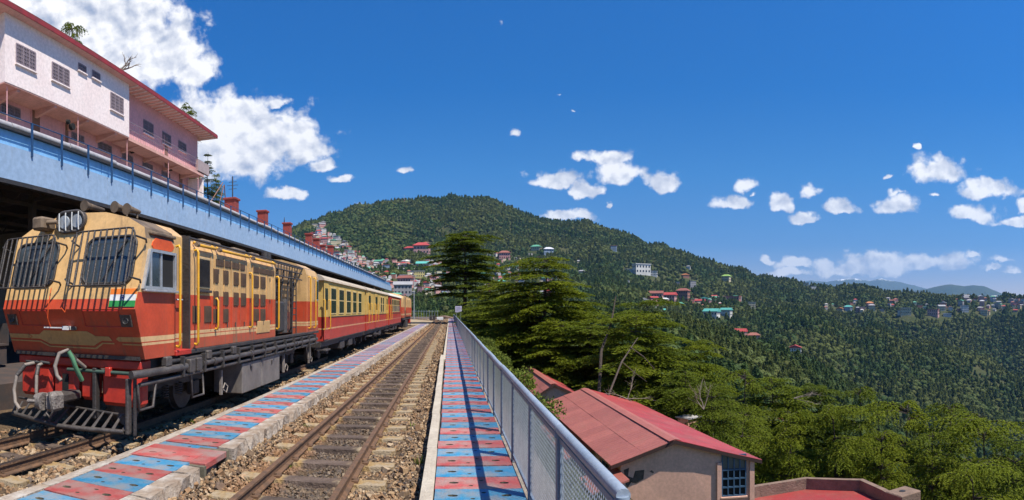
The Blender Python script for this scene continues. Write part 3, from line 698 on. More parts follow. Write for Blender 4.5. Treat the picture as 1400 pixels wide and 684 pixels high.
def blocks(pf, x0f, w, y0, y1, z0, z1, lmin, lmax, mat, n, skip=None, rough=.0, name='kerb_stone'):
    y = y0; k = 0; rest = MB()
    while y < y1:
        l = R.uniform(lmin, lmax)
        if not (skip and skip[0] < y+l*.5 < skip[1]):
            def mk(b, ox, oy):
                xx = x0f(y)
                vs = []
                nseg = 3
                secs = []
                for i in range(nseg+1):
                    yy = (l-.012)*i/nseg; j = lambda: R.uniform(-rough, rough)
                    secs.append([(xx+ox, yy+oy, z0),(xx+w+ox+j()*.8, yy+oy, z0),(xx+w+ox+j(), yy+oy, z0*.5+z1*.5),(xx+w-.012+ox+j(), yy+oy, z1+j()*.4),(xx+.01+ox, yy+oy, z1+j()*.3)])
                b.loft(secs)
            if k < n:
                b = MB(); mk(b, 0, 0); b.build(name, mat, pf, (0, y, 0))
            else: mk(rest, 0, y)
        y += l; k += 1
    if rest.v: o = rest.build(name, mat, pf); o['kind'] = 'stuff'
# right platform: smooth concrete edge beam, a step narrower after 18.6 m
blocks(pr, lambda y: -.262-.0045*max(0, y-5), .133, 4.33, 18.6, -.2, .045, 1.9, 2.6, m_conc, 20, None, .002, 'kerb_beam')
blocks(pr, lambda y: -.235, .106, 18.62, 106, -.2, .04, 2.0, 3.0, m_conc, 40, None, .002, 'kerb_beam')
# left platform: thin white edge on the train side, broken masonry kerb on the other
blocks(pl, lambda y: -3.395, .135, 2.775, 66, -.2, .05, .5, 1.6, m_white, 60, None, .008, 'kerb_stone')
blocks(pl, lambda y: -2.565, .20, 2.775, 66, -.2, .058, .22, .5, m_white, 110, (5.35, 6.0), .03, 'kerb_stone')
b = MB(); b.box(-3.3,-2.40,5.42,5.98,-.015,.0535,.006); b.build('culvert_plate', m_sr, pl)
b = MB(); b.box(-2.75,-2.395,5.36,5.42,-.2,.03); b.box(-2.75,-2.40,5.98,6.06,-.2,.05); b.build('culvert_side', m_hole, pl)
# ---------------------------------------------------------------- fence on the right
m_fblue = M('fence_paint', (.30,.36,.44), (.38,.43,.50), s=4, rough=.42, metal=.15, bump=.05, bs=60, dirt=(.42,.44,.46), dirt_amt=.36, dirt_s=5, dirt_stretch=(1,1,1), jitter=.1)
m_fpost = M('fence_post_paint', (.17,.22,.30), (.24,.29,.35), s=6, rough=.5, dirt=(.36,.27,.2), dirt_amt=.3, dirt_s=5, dirt_stretch=(1,1,1), jitter=.15)
m_wire = M('fence_wire', (.78,.80,.82), (.64,.66,.70), s=9, rough=.35, metal=.6)
XF = .672; ZT = .88
fe = empty('platform_fence', (XF, 2.2, .03), 0, 'blue grey steel railing with wire mesh panels along the right platform edge', 'fence')
PITCH = 1.32; NP = 104; NPi = 78
pp = MB(); pp.box(-.022,.022,-.030,.030,-.03,.825,.004); pp.cyl((0,0,.80),(0,0,.846),.034,.028,10); pm_ = pp.mesh('post', m_fpost)
tr = MB(); tr.cyl((0,-.001,.845),(0,PITCH-.006,.845),.031,n=12); trm = tr.mesh('top_rail', m_fblue)
fr = MB()
for (a, b_) in (((0,.035,.045),(0,PITCH-.035,.045)),((0,.035,.79),(0,PITCH-.035,.79))): fr.box(-.012,.012,a[1],b_[1],a[2]-.014,a[2]+.014)
for y in (.045, PITCH-.045): fr.box(-.011,.011,y-.012,y+.012,.05,.785)
frm = fr.mesh('panel_frame', m_fpost)
def wires(p, r, n=3):
    b = MB(); y0 = .05; y1 = PITCH-.05; z0 = .055; z1 = .78; hh = z1-z0; sl_ = 1.55   # dz/dy of the diamonds
    for s in (-1, 1):
        k = -hh/sl_
        while k < (y1-y0):
            # line z = z0 + sl*(y-y0-k) or mirrored
            ya = y0+max(k, 0); za = z0+sl_*(ya-y0-k); yb = min(y1, y0+k+hh/sl_); zb2 = z0+sl_*(yb-y0-k)
            if yb-ya > .01:
                if s < 0: za, zb2 = z0+z1-za, z0+z1-zb2
                b.cyl((s*.003,ya,za),(s*.003,yb,zb2),r,n=n,caps=False)
            k += p
    return b.mesh('wire_mesh', m_wire)
wm1 = wires(.040, .0024); wm2 = wires(.055, .0034)
rest = MB()
for i in range(NPi+1):
    y = i*PITCH
    link('post', pm_, fe, (0, y, 0)).rotation_euler = (R.uniform(-.008,.008), R.uniform(-.012,.012), 0)
    if i < NPi:
        dz = R.uniform(-.006,.006)
        link('top_rail', trm, fe, (0, y, dz))
        o = link('panel_frame', frm, fe, (0, y, 0)); wo_ = link('wire_mesh', wm1 if i < 14 else wm2, o, (0,0,0)); wo_['kind'] = 'stuff'
gc = MB(); gc.box(.635,.80,2.0,106,-.3,.0); gc.box(.80,1.04,2.0,112,-2.6,-.12); tag(gc.build('retaining_wall', M('retaining_stone', (.34,.29,.23), (.22,.18,.14), s=3, rough=.9, bump=.3)), kind='structure')
# ---------------------------------------------------------------- the train
SX = 3.58
def syw(x): return SX/math.tan((X0-x)/F)
def szw(x, y): return EYE+(Y0-y)/F*SX/math.sin((X0-x)/F)
OX, OY = -4.66, 6.0
sy = lambda x: syw(x)-OY
def paint(name, bands, dirt=(.13,.085,.055), amt=.36, rough=.38, s=2.0):
    """coats by height on the body: bands = [(z from, colour)], worn with streaks of grime"""
    mt = bpy.data.materials.new(name); mt.use_nodes = True; t = NT(mt.node_tree); b = bsdf(mt)
    tc = t.node('ShaderNodeTexCoord'); v = tc.outputs['Object']; sp = t.node('ShaderNodeSeparateXYZ'); t.link(v, sp.inputs[0])
    zz = t.m('DIVIDE', sp.outputs[2], 4.0)
    st_ = [(max(0, z/4.0), c) for z, c in bands]
    col = t.ramp(zz, st_, 'CONSTANT')
    f = t.rng(t.noise(v, s, 5, .6), .3, .75, 1.0, .74); f2 = t.rng(t.noise(v, 22, 4, .6), .25, .75, .9, 1.07)
    vm = t.node('ShaderNodeVectorMath', operation='SCALE'); t.link(col, vm.inputs[0]); t.link(t.m('MULTIPLY', f, f2), vm.inputs['Scale']); col = vm.outputs[0]
    mp = t.node('ShaderNodeMapping'); mp.inputs['Scale'].default_value = (5, 5, .5); t.link(v, mp.inputs[0])
    d1 = t.rng(t.noise(mp.outputs[0], 1.6, 8, .68), .5, .78); low = t.rng(t.m('ADD', sp.outputs[2], t.m('MULTIPLY', t.noise(v, 4, 4), .4)), 1.15, 1.75, .55, 0)  # low: grime towards the bottom, also darkening the paint for shade there
    d = t.m('ADD', t.m('MULTIPLY', d1, amt*1.6), t.m('MULTIPLY', low, amt), clamp=True)
    t.link(t.mix(d, col, dirt), b.inputs['Base Color']); b.inputs['Roughness'].default_value = rough
    bn = t.node('ShaderNodeBump'); bn.inputs['Strength'].default_value = .25; bn.inputs['Distance'].default_value = .02; t.link(t.noise(v, 2.2, 3, .5), bn.inputs['Height']); t.link(bn.outputs[0], b.inputs['Normal'])
    return mt
CR = (.70,.43,.18,1); RD = (.58,.075,.03,1); STC = (.80,.52,.26,1)
m_liv = paint('loco_paint', [(0,RD),(1.165,STC),(1.19,RD),(1.215,STC),(1.275,RD),(1.82,CR)], amt=.42)
m_livs = paint('loco_hood_paint', [(0,RD),(1.20,STC),(1.235,RD),(1.255,STC),(1.30,RD),(1.82,CR)], dirt=(.21,.12,.07), amt=.75)
m_front = paint('loco_front_paint', [(0,RD),(1.74,CR)], amt=.44)
m_redp = M('red_paint', (.52,.04,.022), (.36,.028,.02), s=3, rough=.42, dirt=(.10,.05,.035), dirt_amt=.32)
m_orange = M('orange_plate', (.72,.10,.02), s=3, rough=.5)
m_blk = M('black_steel', (.028,.027,.028), (.055,.045,.04), s=5, rough=.55, bump=.1, dirt=(.12,.09,.07), dirt_amt=.34, dirt_stretch=(1,1,1))
m_box = M('box_grey', (.22,.195,.175), (.15,.13,.12), s=3, rough=.5, metal=.2, dirt=(.10,.08,.07), dirt_amt=.4)
m_gry = M('grey_steel', (.095,.085,.08), (.06,.05,.047), s=5, rough=.5, metal=.2, bump=.1, dirt=(.20,.17,.14), dirt_amt=.38, dirt_stretch=(1,1,1))
m_yel = M('yellow_rail', (.72,.38,.02), (.60,.30,.02), s=5, rough=.4)
m_roofd = M('loco_roof', (.20,.14,.09), (.10,.07,.05), s=3, rough=.8, dirt=(.05,.04,.035), dirt_amt=.45, dirt_stretch=(1,1,1))
m_sil = M('window_alloy', (.55,.56,.58), (.42,.43,.45), s=8, rough=.35, metal=.5)
m_void = M('dark_interior', (.012,.011,.011), rough=.9)  # near-black colour, mostly standing in for the darkness inside openings
def glass(name, c, r=.08):
    mt = M(name, c, s=2, rough=r, spec=.9); return mt
m_gl = glass('cab_glass', (.045,.06,.075)); m_glc = glass('coach_glass', (.03,.045,.05), .12)
m_hose = M('hose_grey', (.27,.23,.20), (.18,.15,.13), s=9, rough=.8); m_hoseg = M('hose_green', (.10,.26,.14), s=9, rough=.6); m_hoseb = M('hose_black', (.05,.05,.05), s=9, rough=.6)
m_wh = M('white_paint', (.75,.75,.73), s=4, rough=.5); m_sf = M('flag_saffron', (.85,.22,.03), s=4, rough=.5); m_gn = M('flag_green', (.03,.26,.06), s=4, rough=.5); m_nv = M('flag_navy', (.02,.03,.2), rough=.5)
m_lens = glass('lamp_glass', (.35,.38,.42), .1)
YF = [(.95,.26),(1.0,.24),(1.62,0),(2.65,.30),(2.95,.39)]
def yf(z): return float(np.interp(z, [p[0] for p in YF], [p[1] for p in YF]))
HWD = 1.08
RING = [(HWD,1.0),(HWD,1.62),(HWD,2.50),(1.04,2.64),(.78,2.79),(.42,2.89),(0,2.92),(-.42,2.89),(-.78,2.79),(-1.04,2.64),(-HWD,2.50),(-HWD,1.62),(-HWD,1.0)]
def wheelset(parent, y, x=0, r=.36):
    for s in (-1, 1):
        b = MB(); b.cyl((x+s*.36,y,r),(x+s*.44,y,r),r,r*.97,20); b.cyl((x+s*.34,y,r),(x+s*.36,y,r),r+.03,n=20); b.cyl((x+s*.44,y,r),(x+s*.50,y,r),.09,n=10); w_ = b.build('wheel', m_gry, parent)
    b = MB(); b.cyl((x-.36,y,r),(x+.36,y,r),.06,n=8); b.build('axle', m_blk, parent)
def bogie(parent, yc, wb, x=0, r=.36, hx=.62):
    e = empty('bogie', (x, yc, 0), 0, parent=parent)
    for q in (-1, 1): wheelset(e, q*wb/2, 0, r)
    for s in (-1, 1):
        b = MB(); b.box(s*hx-.03,s*hx+.03,-wb/2-.35,wb/2+.35,r+.10,r+.26,.01)
        for q in (-1, 1): b.box(s*hx-.07,s*hx+.07,q*wb/2-.11,q*wb/2+.11,r-.12,r+.12,.02)
        b.build('side_frame', m_blk, e)
        for q in (-.22,.22):
            b = MB(); pts = [(s*(hx+.06)+.05*math.cos(a*.9), q+.05*math.sin(a*.9), r-.05+.005*a) for a in range(0, 40)]; b.tube(pts, .011, 5); b.build('spring', m_gry, e)
    return e
def hrail(parent, x, ya, yb, z0, z1, mat=None, r=.018, out=.06, name='handrail'):
    b = MB(); b.tube([(x, ya, z1),(x+out*.7, ya, z1+.012),(x+out, ya, z1-.03),(x+out, yb, z0+.03),(x+out*.7, yb, z0-.012),(x, yb, z0)], r, 8); return b.build(name, mat or m_yel, parent)
def loco(full=True, label='', loc=(OX,OY,0), rz=0):
    e = empty('locomotive', loc, rz, label, 'locomotive', 'trains standing in the station')
    ycab = sy(238.6); yd1 = sy(259.5); yh1 = sy(378); yr1 = sy(411.5); yc0 = sy(419); yend = sy(436.5)
    # --- front cab shell
    b = MB()
    ring_f = [(x, yf(z), z) for x, z in RING]; ring_b = [(x, ycab, z) for x, z in RING]
    n = len(RING); vs = ring_f+ring_b
    b.add(vs, [(i, n+i, n+i+1, i+1) for i in range(2)]+[(i, n+i, n+i+1, i+1) for i in range(10, 12)])
    b.mi = 1; b.add(vs, [(i, n+i, n+i+1, i+1) for i in range(2, 10)], False); b.mi = 0
    b.add([(x, ycab, z) for x, z in RING], [tuple(range(n))]); b.add(ring_f+ring_b, [(0, 12, 25, 13)])
    b.mi = 2
    rows = [(RING[i], RING[12-i]) for i in range(6)]
    for i in range(5):
        (xa, za), (xa2, _) = rows[i]; (xb, zb_), (xb2, _) = rows[i+1]
        b.quad((xa2,yf(za),za),(xa,yf(za),za),(xb,yf(zb_),zb_),(xb2,yf(zb_),zb_))
    b.add([(-.42,yf(2.89),2.89),(.42,yf(2.89),2.89),(0,yf(2.92),2.92)], [(0,1,2)])
    b.build('front_cab', [m_liv, m_roofd, m_front], e)
    # --- recess with door
    b = MB(); b.prism([(HWD-.10,1.0),(HWD-.10,2.55),(.98,2.64),(.78,2.79),(.42,2.89),(0,2.92),(-.42,2.89),(-.78,2.79),(-1.04,2.64),(-HWD,2.5),(-HWD,1.0)], ycab, yd1, 'y'); b.build('door_bay', m_liv, e)
    b = MB(); b.box(HWD-.10,HWD-.075,ycab+.05,yd1-.09,1.03,2.5,.008)
    d = b.build('door', m_liv, e)
    b = MB(); b.box(HWD-.076,HWD-.068,ycab+.2,yd1-.3,1.95,2.38,.02); b.build('door_window', m_gl, d)
    b = MB(); b.tube([(HWD-.05,ycab+.14,1.75),(HWD-.01,ycab+.14,1.75),(HWD-.01,ycab+.26,1.75)], .012); b.build('handle', m_sil, d)
    b = MB(); b.box(HWD-.11,HWD+.012,yd1-.045,yd1-.002,1.0,2.66); b.build('door_gap_strip', m_blk, e)  # black strip painted in for the dark gap beside the door
    b = MB(); b.box(HWD-.1,HWD+.02,ycab+.02,yd1+.02,.985,1.06,.01); b.build('door_step', m_redp, e)
    hrail(e, HWD, ycab-.0+.05, ycab+.05, 1.12, 2.47); hrail(e, HWD+.0, yd1+.16, yd1+.16, 1.12, 2.47)
    # --- hood
    b = MB(); HH = [(1.055,1.05),(1.055,2.48),(.99,2.62),(.72,2.74),(0,2.80),(-.72,2.74),(-.99,2.62),(-1.055,2.48),(-1.055,1.05)]
    b.mi = 0; secs = [[(x, y, z) for x, z in HH] for y in (yd1+.003, yh1)]
    nn = len(HH); vs = secs[0]+secs[1]
    for i in range(nn): b.mi = 1 if 2 <= i <= 5 else 0; b.add(vs, [(i, (i+1)%nn, nn+(i+1)%nn, nn+i)])
    b.mi = 0; b.add(vs, [tuple(range(nn)), tuple(range(nn, 2*nn))]); b.build('engine_hood', [m_livs, m_roofd], e)
    # access doors: panel seams with depth, hinges, louvres
    lb = MB(); lb.box(0,.006,0,.20,-.02,.21)
    for k in range(6): lb.box(.006,.020,.012+k*.032,.026+k*.032,-.01,.20)
    lme = lb.mesh('louver', [M('louver_brown', (.12,.07,.045), (.07,.045,.03), s=8, rough=.7)])
    lb2 = MB(); lb2.box(0,.006,0,1,-.02,.09)
    for k in range(20): lb2.box(.006,.018,.01+k*.05,.035+k*.05,-.01,.08)
    lme2 = lb2.mesh('louver', [lme.materials[0]])
    seams = [295, 308, 318, 329, 341, 347, 356, 366, 373]
    xs_ = 1.056
    def seam(y): b = MB(); b.box(xs_-.004,xs_+.010,y-.012,y+.012,1.30,2.45); b.build('door_strip', m_livs, e)
    for s_ in [290]+seams: seam(sy(s_))
    for (xa, col) in ((293.5,0),(307,0),(321,1),(331,1),(348.5,0),(357.5,0)):
        w_ = sy(xa+8)-sy(xa)
        for z, hgt in ((2.05,1),(1.70,1),(1.42,1)):
            if col and z < 1.6: continue
            o = link('louver', lme, e, (xs_, sy(xa), z)); o.scale = (1, w_/.20*.8, 1)
    for (xa, xb) in ((297,336),(347,376)):
        o = link('louver', lme2, e, (xs_, sy(xa), 2.33)); o.scale = (1, sy(xb)-sy(xa), 1)
    for xx in (265, 281):
        o = link('louver', lme, e, (xs_, sy(xx), 1.44)); o.scale = (1, 1.3, 1.1)
    for xx in (300, 312, 323, 335, 343, 352, 361, 370):
        for z in (1.36, 1.78, 2.22):
            b = MB(); b.cyl((xs_+.012,sy(xx),z-.04),(xs_+.012,sy(xx),z+.04),.010,n=6); b.build('hinge', m_gry, e)
    # mesh grille window beside the door
    b = MB(); y0 = sy(271.5); y1 = sy(287.5); b.box(xs_,xs_+.015,y0-.03,y1+.03,1.93,2.40,.006); g = b.build('grille_frame', M('grille_frame', (.55,.40,.22), rough=.5), e)
    b = MB(); b.box(xs_+.012,xs_+.018,y0,y1,1.96,2.37); b.build('grille_mesh', m_void, g)
    b = MB()
    for k in range(26): b.box(xs_+.018,xs_+.026,y0,y1,1.965+k*.0155,1.970+k*.0155)
    b.build('grille_bars', m_gry, g)['kind'] = 'stuff'
    b = MB(); b.box(xs_,xs_+.05,y0-.02,y1+.02,1.87,1.91,.008); b.build('rain_ledge', m_blk, e)
    # yellow pipes below the roof line and tall rails
    for xa, xb in ((268.5,293),(299,339),(345,375)):
        b = MB(); ya, yb = sy(xa), sy(xb); b.tube([(1.03,ya,2.60),(1.10,ya+.02,2.56),(1.10,yb-.02,2.56),(1.03,yb,2.60)], .024, 8); b.build('grab_pipe', m_yel, e)
        b = MB(); b.cyl((1.10,ya-.05,2.56),(1.10,ya+.03,2.56),.034,n=8); b.build('pipe_union', m_roofd, e)
    hrail(e, xs_, sy(342.5), sy(342.5), 1.30, 2.28, r=.016); hrail(e, xs_, sy(379), sy(379), 1.22, 2.30, r=.02); hrail(e, xs_, sy(295.5), sy(295.5), 1.32, 1.78, r=.016)
    b = MB(); b.box(xs_-.01,xs_+.012,sy(352),sy(370),1.16,1.40,.06); b.build('cream_patch', paint('patch_cream', [(0,CR)], amt=.4), e)
    # --- radiator bay with pipework and ladder
    b = MB(); b.box(-1.0,.80,yh1,yr1,1.05,2.66,.02); b.build('radiator_bay', paint('bay_paint', [(0,(.22,.08,.05,1)),(1.55,(.42,.26,.13,1))], amt=.5), e)
    b = MB(); b.box(.78,.815,sy(383),sy(399),1.85,2.30); g = b.build('radiator_grille', m_void, e)
    b = MB()
    for k in range(12): b.box(.815,.835,sy(383),sy(399),1.87+k*.036,1.885+k*.036)
    b.build('grille_bars', m_gry, g)['kind'] = 'stuff'
    for k in range(4):
        yy = sy(384)+k*(sy(410)-sy(384))/3.2
        b = MB(); b.tube([(.83,yy,1.08),(.9,yy,1.2),(.95,yy,2.0+.1*k),(.95,yy+.15,2.5)], .022, 7); b.build('coolant_pipe', m_blk, e)
    for z in (2.35, 2.5, 2.62):
        b = MB(); b.tube([(1.02,yh1,z),(1.02,yr1+.3,z)], .018, 6); b.build('cross_pipe', m_gry, e)
    for k in range(9):
        yy = yh1+.1+k*(yr1-yh1)/9; b = MB(); b.cyl((1.02,yy,2.35),(1.02,yy,2.62),.012,n=5); b.build('stanchion', m_blk, e)
    b = MB(); b.box(.82,1.02,sy(386),sy(393),1.12,1.80,.04); b.build('filter_box', m_blk, e)
    b = MB(); b.cyl((.95,sy(395),1.1),(.95,sy(395),1.86),.09,n=12); b.build('air_cylinder', m_gry, e)
    for ya in (sy(401.5), sy(407)):
        b = MB(); b.cyl((1.04,ya,1.05),(1.04,ya,2.55),.016,n=6); b.build('ladder_rail', m_blk, e)
    for k in range(9): b = MB(); b.cyl((1.04,sy(401.5),1.2+k*.15),(1.04,sy(407),1.2+k*.15),.012,n=5); b.build('rung', m_blk, e)
    b = MB(); b.box(-.9,.72,yr1,yc0,1.05,2.6); b.build('gangway_recess', m_void, e)
    # --- rear cab
    b = MB(); secs = []
    for y, sh, dz in ((yc0,0,0),(yend-.35,0,0),(yend-.08,.05,.06),(yend,.16,.16)): secs.append([(x*(1-sh*.3), y, 1.0+(z-1.0)*(1-dz*.35)) for x, z in RING])
    b.loft(secs); b.build('rear_cab', m_livs, e)
    hrail(e, HWD, sy(421.8), sy(421.8), 1.15, 2.45); hrail(e, HWD, sy(428.8), sy(428.8), 1.15, 2.45)
    b = MB(); b.box(HWD,HWD+.012,sy(422.8),sy(428),1.12,2.5,.01); b.build('door', m_livs, e)
    b = MB(); b.box(HWD,HWD+.02,sy(430),sy(434.5),1.86,2.42,.01); g = b.build('side_window', m_sil, e)
    b = MB(); b.box(HWD+.02,HWD+.024,sy(430)+.05,sy(434.5)-.05,1.90,2.38); b.build('pane', m_gl, g)
    # --- roof clutter
    for yy, l in ((1.9,.5),(3.6,.9),(5.2,.7),(6.3,.5)):
        b = MB(); b.box(-.35,.35,yy,yy+l,2.78,2.90,.03); b.build('roof_hatch', m_roofd, e)
    b = MB(); b.tube([(.98,yd1,2.66),(.98,yh1,2.66),(.98,yend-.3,2.66)], .022, 6); b.build('gutter', m_blk, e)
    b = MB(); b.box(.99,1.10,.36,ycab+.02,2.56,2.60,.01); b.build('gutter', m_roofd, e)
    for yy in (4.3, 4.5):
        b = MB(); b.cyl((.7,yy+1.8,2.74),(.7,yy+1.8,2.87),.08,n=10); b.build('roof_vent', m_blk, e)
    # --- side window and plate of the front cab
    wy = [(.32+.0,2.37),(ycab-.03,2.37),(ycab-.03,1.87),(.14,1.87)]
    def wframe(poly, x0, x1, wd, nm, mat):
        b = MB(); k = len(poly); cy = sum(p[0] for p in poly)/k; cz = sum(p[1] for p in poly)/k
        inn = [(cy+(p[0]-cy)*(1-wd/abs(p[0]-cy)), cz+(p[1]-cz)*(1-wd/abs(p[1]-cz))) for p in poly]
        for x in (x0, x1): pass
        vs = [(x0,*p) for p in poly]+[(x1,*p) for p in poly]+[(x1,*p) for p in inn]+[(x0,*p) for p in inn]
        for i in range(k):
            j = (i+1)%k; b.add(vs, [(i,j,k+j,k+i),(k+i,k+j,2*k+j,2*k+i),(2*k+i,2*k+j,3*k+j,3*k+i)])
        return b.build(nm, mat, e), inn
    wf, inn = wframe(wy, HWD, HWD+.045, .035, 'cab_window', m_sil)
    ym = .62
    b = MB(); b.prism([(inn[0][0],inn[0][1]),(ym,inn[1][1]),(ym,inn[2][1]),(inn[3][0],inn[3][1])], HWD+.006, HWD+.014, 'x'); b.build('pane', m_gl, wf)
    b = MB(); b.box(HWD+.002,HWD+.01,ym,inn[1][0],inn[2][1],inn[1][1]); b.build('open_pane', m_void, wf)  # flat near-black sheet standing in for the unlit opening
    for q in (ym, .35): b = MB(); b.box(HWD+.012,HWD+.03,q-.018,q+.018,inn[2][1],inn[1][1]); b.build('mullion', m_sil, wf)
    b = MB(); b.box(HWD,HWD+.07,.16,ycab,1.835,1.865,.006); b.build('sill', m_sil, wf)
    b = MB(); b.prism([(.42,2.46),(.50,2.52),(ycab-.11,2.52),(ycab-.04,2.46),(ycab-.04,2.43),(ycab-.11,2.385),(.45,2.385),(.40,2.42)], HWD, HWD+.012, 'x'); b.build('number_plate', m_orange, e)
    if not full:
        pass
    # --- front face: windscreens behind cages
    def rr(cx, cz, w_, h_, r_, n_=5):
        o = []
        for qx, qz, a0 in ((1,1,0),(-1,1,90),(-1,-1,180),(1,-1,270)):
            for k in range(n_+1):
                a = math.radians(a0+90*k/n_); o.append((cx+qx*(w_/2-r_)+r_*math.cos(a), cz+qz*(h_/2-r_)+r_*math.sin(a)))
        return o
    for cx in (-.62, .60):
        P_ = rr(cx, 2.24, .74, .60, .12)
        b = MB(); b.tube([(x, yf(z)-.012, z) for x, z in P_+P_[:1]], .020, 6, False); wi = b.build('windscreen', m_blk, e)
        b = MB(); b.add([(x, yf(z)-.008, z) for x, z in P_], [tuple(range(len(P_)))]); b.build('pane', m_gl, wi)
        b = MB(); b.tube([(cx-.05, yf(1.98)-.03, 1.98),(cx+.18, yf(2.42)-.035, 2.42)], .008, 5); b.tube([(cx+.10,yf(2.28)-.03,2.28),(cx+.24,yf(2.50)-.03,2.50)], .012, 4); b.build('wiper', m_blk, wi)
        off = .23; P2 = rr(cx, 2.26, .92, .70, .10)
        b = MB(); b.tube([(x, yf(z)-off, z) for x, z in P2+P2[:1]], .012, 6, False); g = b.build('window_guard', m_blk, e)
        nb = 10
        for k in range(nb):
            x = cx-.42+.84*k/(nb-1); b = MB(); b.tube([(x, yf(1.91)-off, 1.91),(x, yf(2.61)-off, 2.61)], .013, 6); b.build('guard_bar', m_gry, g)
        for sx in (-1, 1):
            for z in (2.0, 2.5):
                b = MB(); b.tube([(cx+sx*.48, yf(z)-off, z),(cx+sx*.53, yf(z)-.08, z-.03),(cx+sx*.50, yf(z-.06), z-.06)], .014, 6); b.build('bracket', m_blk, g)
    # headlight with three bars, bell box, horns
    zc = 2.80
    HX = -.10
    P_ = rr(HX, zc, .46, .27, .13, 6)
    b = MB(); b.loft([[(x, yf(zc)-.06, z) for x, z in P_],[(HX+(x-HX)*1.08, yf(zc)+.25, zc+(z-zc)*1.08) for x, z in P_]]); hl = b.build('headlight', m_gry, e)
    b = MB(); b.tube([(x, yf(zc)-.065, z) for x, z in P_+P_[:1]], .022, 6, False); b.build('rim', m_gry, hl)
    for sx in (-1, 1):
        b = MB(); b.cyl((HX+sx*.105,yf(zc)-.075,zc),(HX+sx*.105,yf(zc)-.062,zc),.085,.095,16); b.build('lamp', m_lens, hl)
    for k in range(4):
        x = HX-.16+.107*k; b = MB(); b.tube([(x, yf(zc)-.10, zc-.12),(x, yf(zc)-.11, zc),(x, yf(zc)-.10, zc+.12)], .010, 5); b.build('guard_bar', m_wh, hl)
    b = MB(); b.box(-.60,-.40,.05,.36,2.70,2.88,.03); b.tube([(-.40,.15,2.80),(-.26,.2,2.80)], .03); b.build('lamp_box', m_roofd, e)
    for (hx_, hy_, hz_, l) in ((.04,.40,3.02,.40),(.45,.52,2.98,.30),(.62,.55,2.94,.26)):
        b = MB(); b.cyl((hx_,hy_,hz_),(hx_+.02,hy_+.10,hz_),.078,.04,14); b.cyl((hx_+.02,hy_+.10,hz_),(hx_+.05,hy_+l,hz_-.01),.045,.025,10); b.cyl((hx_+.04,hy_+l-.05,hz_-.10),(hx_+.04,hy_+l-.05,hz_),.015,n=6); b.build('horn', m_roofd, e)
    # flag plate
    for z0, z1, mt in ((1.80,1.87,m_sf),(1.725,1.80,m_wh),(1.65,1.725,m_gn)):
        b = MB(); b.prism([(yf(z0)-.012,z0),(yf(z0)+.004,z0),(yf(z1)+.004,z1),(yf(z1)-.012,z1)], .70, 1.07, 'x'); b.build('flag_stripe', mt, e)
    b = MB(); zc2 = 1.762
    for k in range(12):
        a = 2*PI*k/12; b.cyl((.885,yf(zc2)-.014,zc2),(.885+.028*math.cos(a),yf(zc2+.028*math.sin(a))-.014,zc2+.028*math.sin(a)),.0022,n=4)
    b.tube([(.885+.03*math.cos(2*PI*k/16), yf(zc2+.03*math.sin(2*PI*k/16))-.014, zc2+.03*math.sin(2*PI*k/16)) for k in range(17)], .0035, 4, False); b.build('flag_wheel', m_nv, e)
    b = MB(); zo = 1.80; b.prism([(yf(1.80)-.010,1.80),(yf(1.80)+.004,1.80),(yf(1.87)+.004,1.87),(yf(1.87)-.010,1.87)], -.44, -.28, 'x'); 
    # marker lamps
    for cx in (.93, -.93):
        b = MB(); z0 = 1.40; z1 = 1.55; b.prism([(yf(z0)-.03,z0),(yf(z0)+.01,z0),(yf(z1)+.01,z1),(yf(z1)-.03,z1)], cx-.075, cx+.075, 'x'); ml = b.build('marker_lamp', m_gry, e)
        b = MB(); b.tube([(cx+.038*math.cos(2*PI*k/14), yf(1.475)-.035, 1.475+.038*math.sin(2*PI*k/14)) for k in range(15)], .011, 6, False); b.cyl((cx,yf(1.475)-.036,1.475),(cx,yf(1.475)-.03,1.475),.026,n=12); b.build('lamp', m_blk, ml)
    # recessed nose doors
    for xa, xb in ((-.78,-.30),(.30,.84)):
        b = MB(); b.tube([(x, yf(z)-.004, z) for x, z in ((xa,1.40),(xb,1.40),(xb,1.60),(xa,1.60),(xa,1.40))], .007, 4, False); b.build('nose_door', m_redp, e)
    # cream arrow band on the nose: flat paint plates
    def plate(poly, nm, mt, off=.006):
        b = MB(); k = len(poly); vs = [(x, yf(z)-off, z) for x, z in poly]+[(x, yf(z)+.002, z) for x, z in poly]; b.add(vs, [tuple(range(k)), tuple(range(2*k-1,k-1,-1))]+[(i,(i+1)%k,k+(i+1)%k,k+i) for i in range(k)]); return b.build(nm, mt, e)
    m_band = paint('band_cream', [(0,(.62,.36,.13,1))], amt=.45)
    plate([(-1.078,1.215),(-.72,1.215),(-.67,1.245),(-.72,1.275),(-1.078,1.275)], 'paint_band', m_band)
    plate([(-.70,1.215),(-.52,1.215),(-.36,1.15),(.36,1.15),(.50,1.22),(.60,1.22),(.66,1.22),(.62,1.275),(.42,1.275),(.30,1.335),(-.42,1.335),(-.52,1.275),(-.70,1.275),(-.65,1.245)], 'paint_band', m_band)
    plate([(.72,1.245),(.76,1.215),(1.078,1.215),(1.078,1.275),(.76,1.275)], 'paint_band', m_band)
    plate([(-1.078,1.19),(-.53,1.19),(-.37,1.125),(.38,1.125),(.50,1.195),(.68,1.195),(.68,1.178),(.51,1.178),(.39,1.105),(-.38,1.105),(-.54,1.172),(-1.078,1.172)], 'paint_line', m_band)
    plate([(.80,1.19),(1.078,1.19),(1.078,1.172),(.80,1.172)], 'paint_line', m_band)
    b = MB(); b.box(-.33,.06,yf(1.36)-.10,yf(1.36)-.08,1.37,1.385); b.box(-.02,.06,yf(1.36)-.10,yf(1.36),1.35,1.40); b.build('step_bracket', m_wh, e)
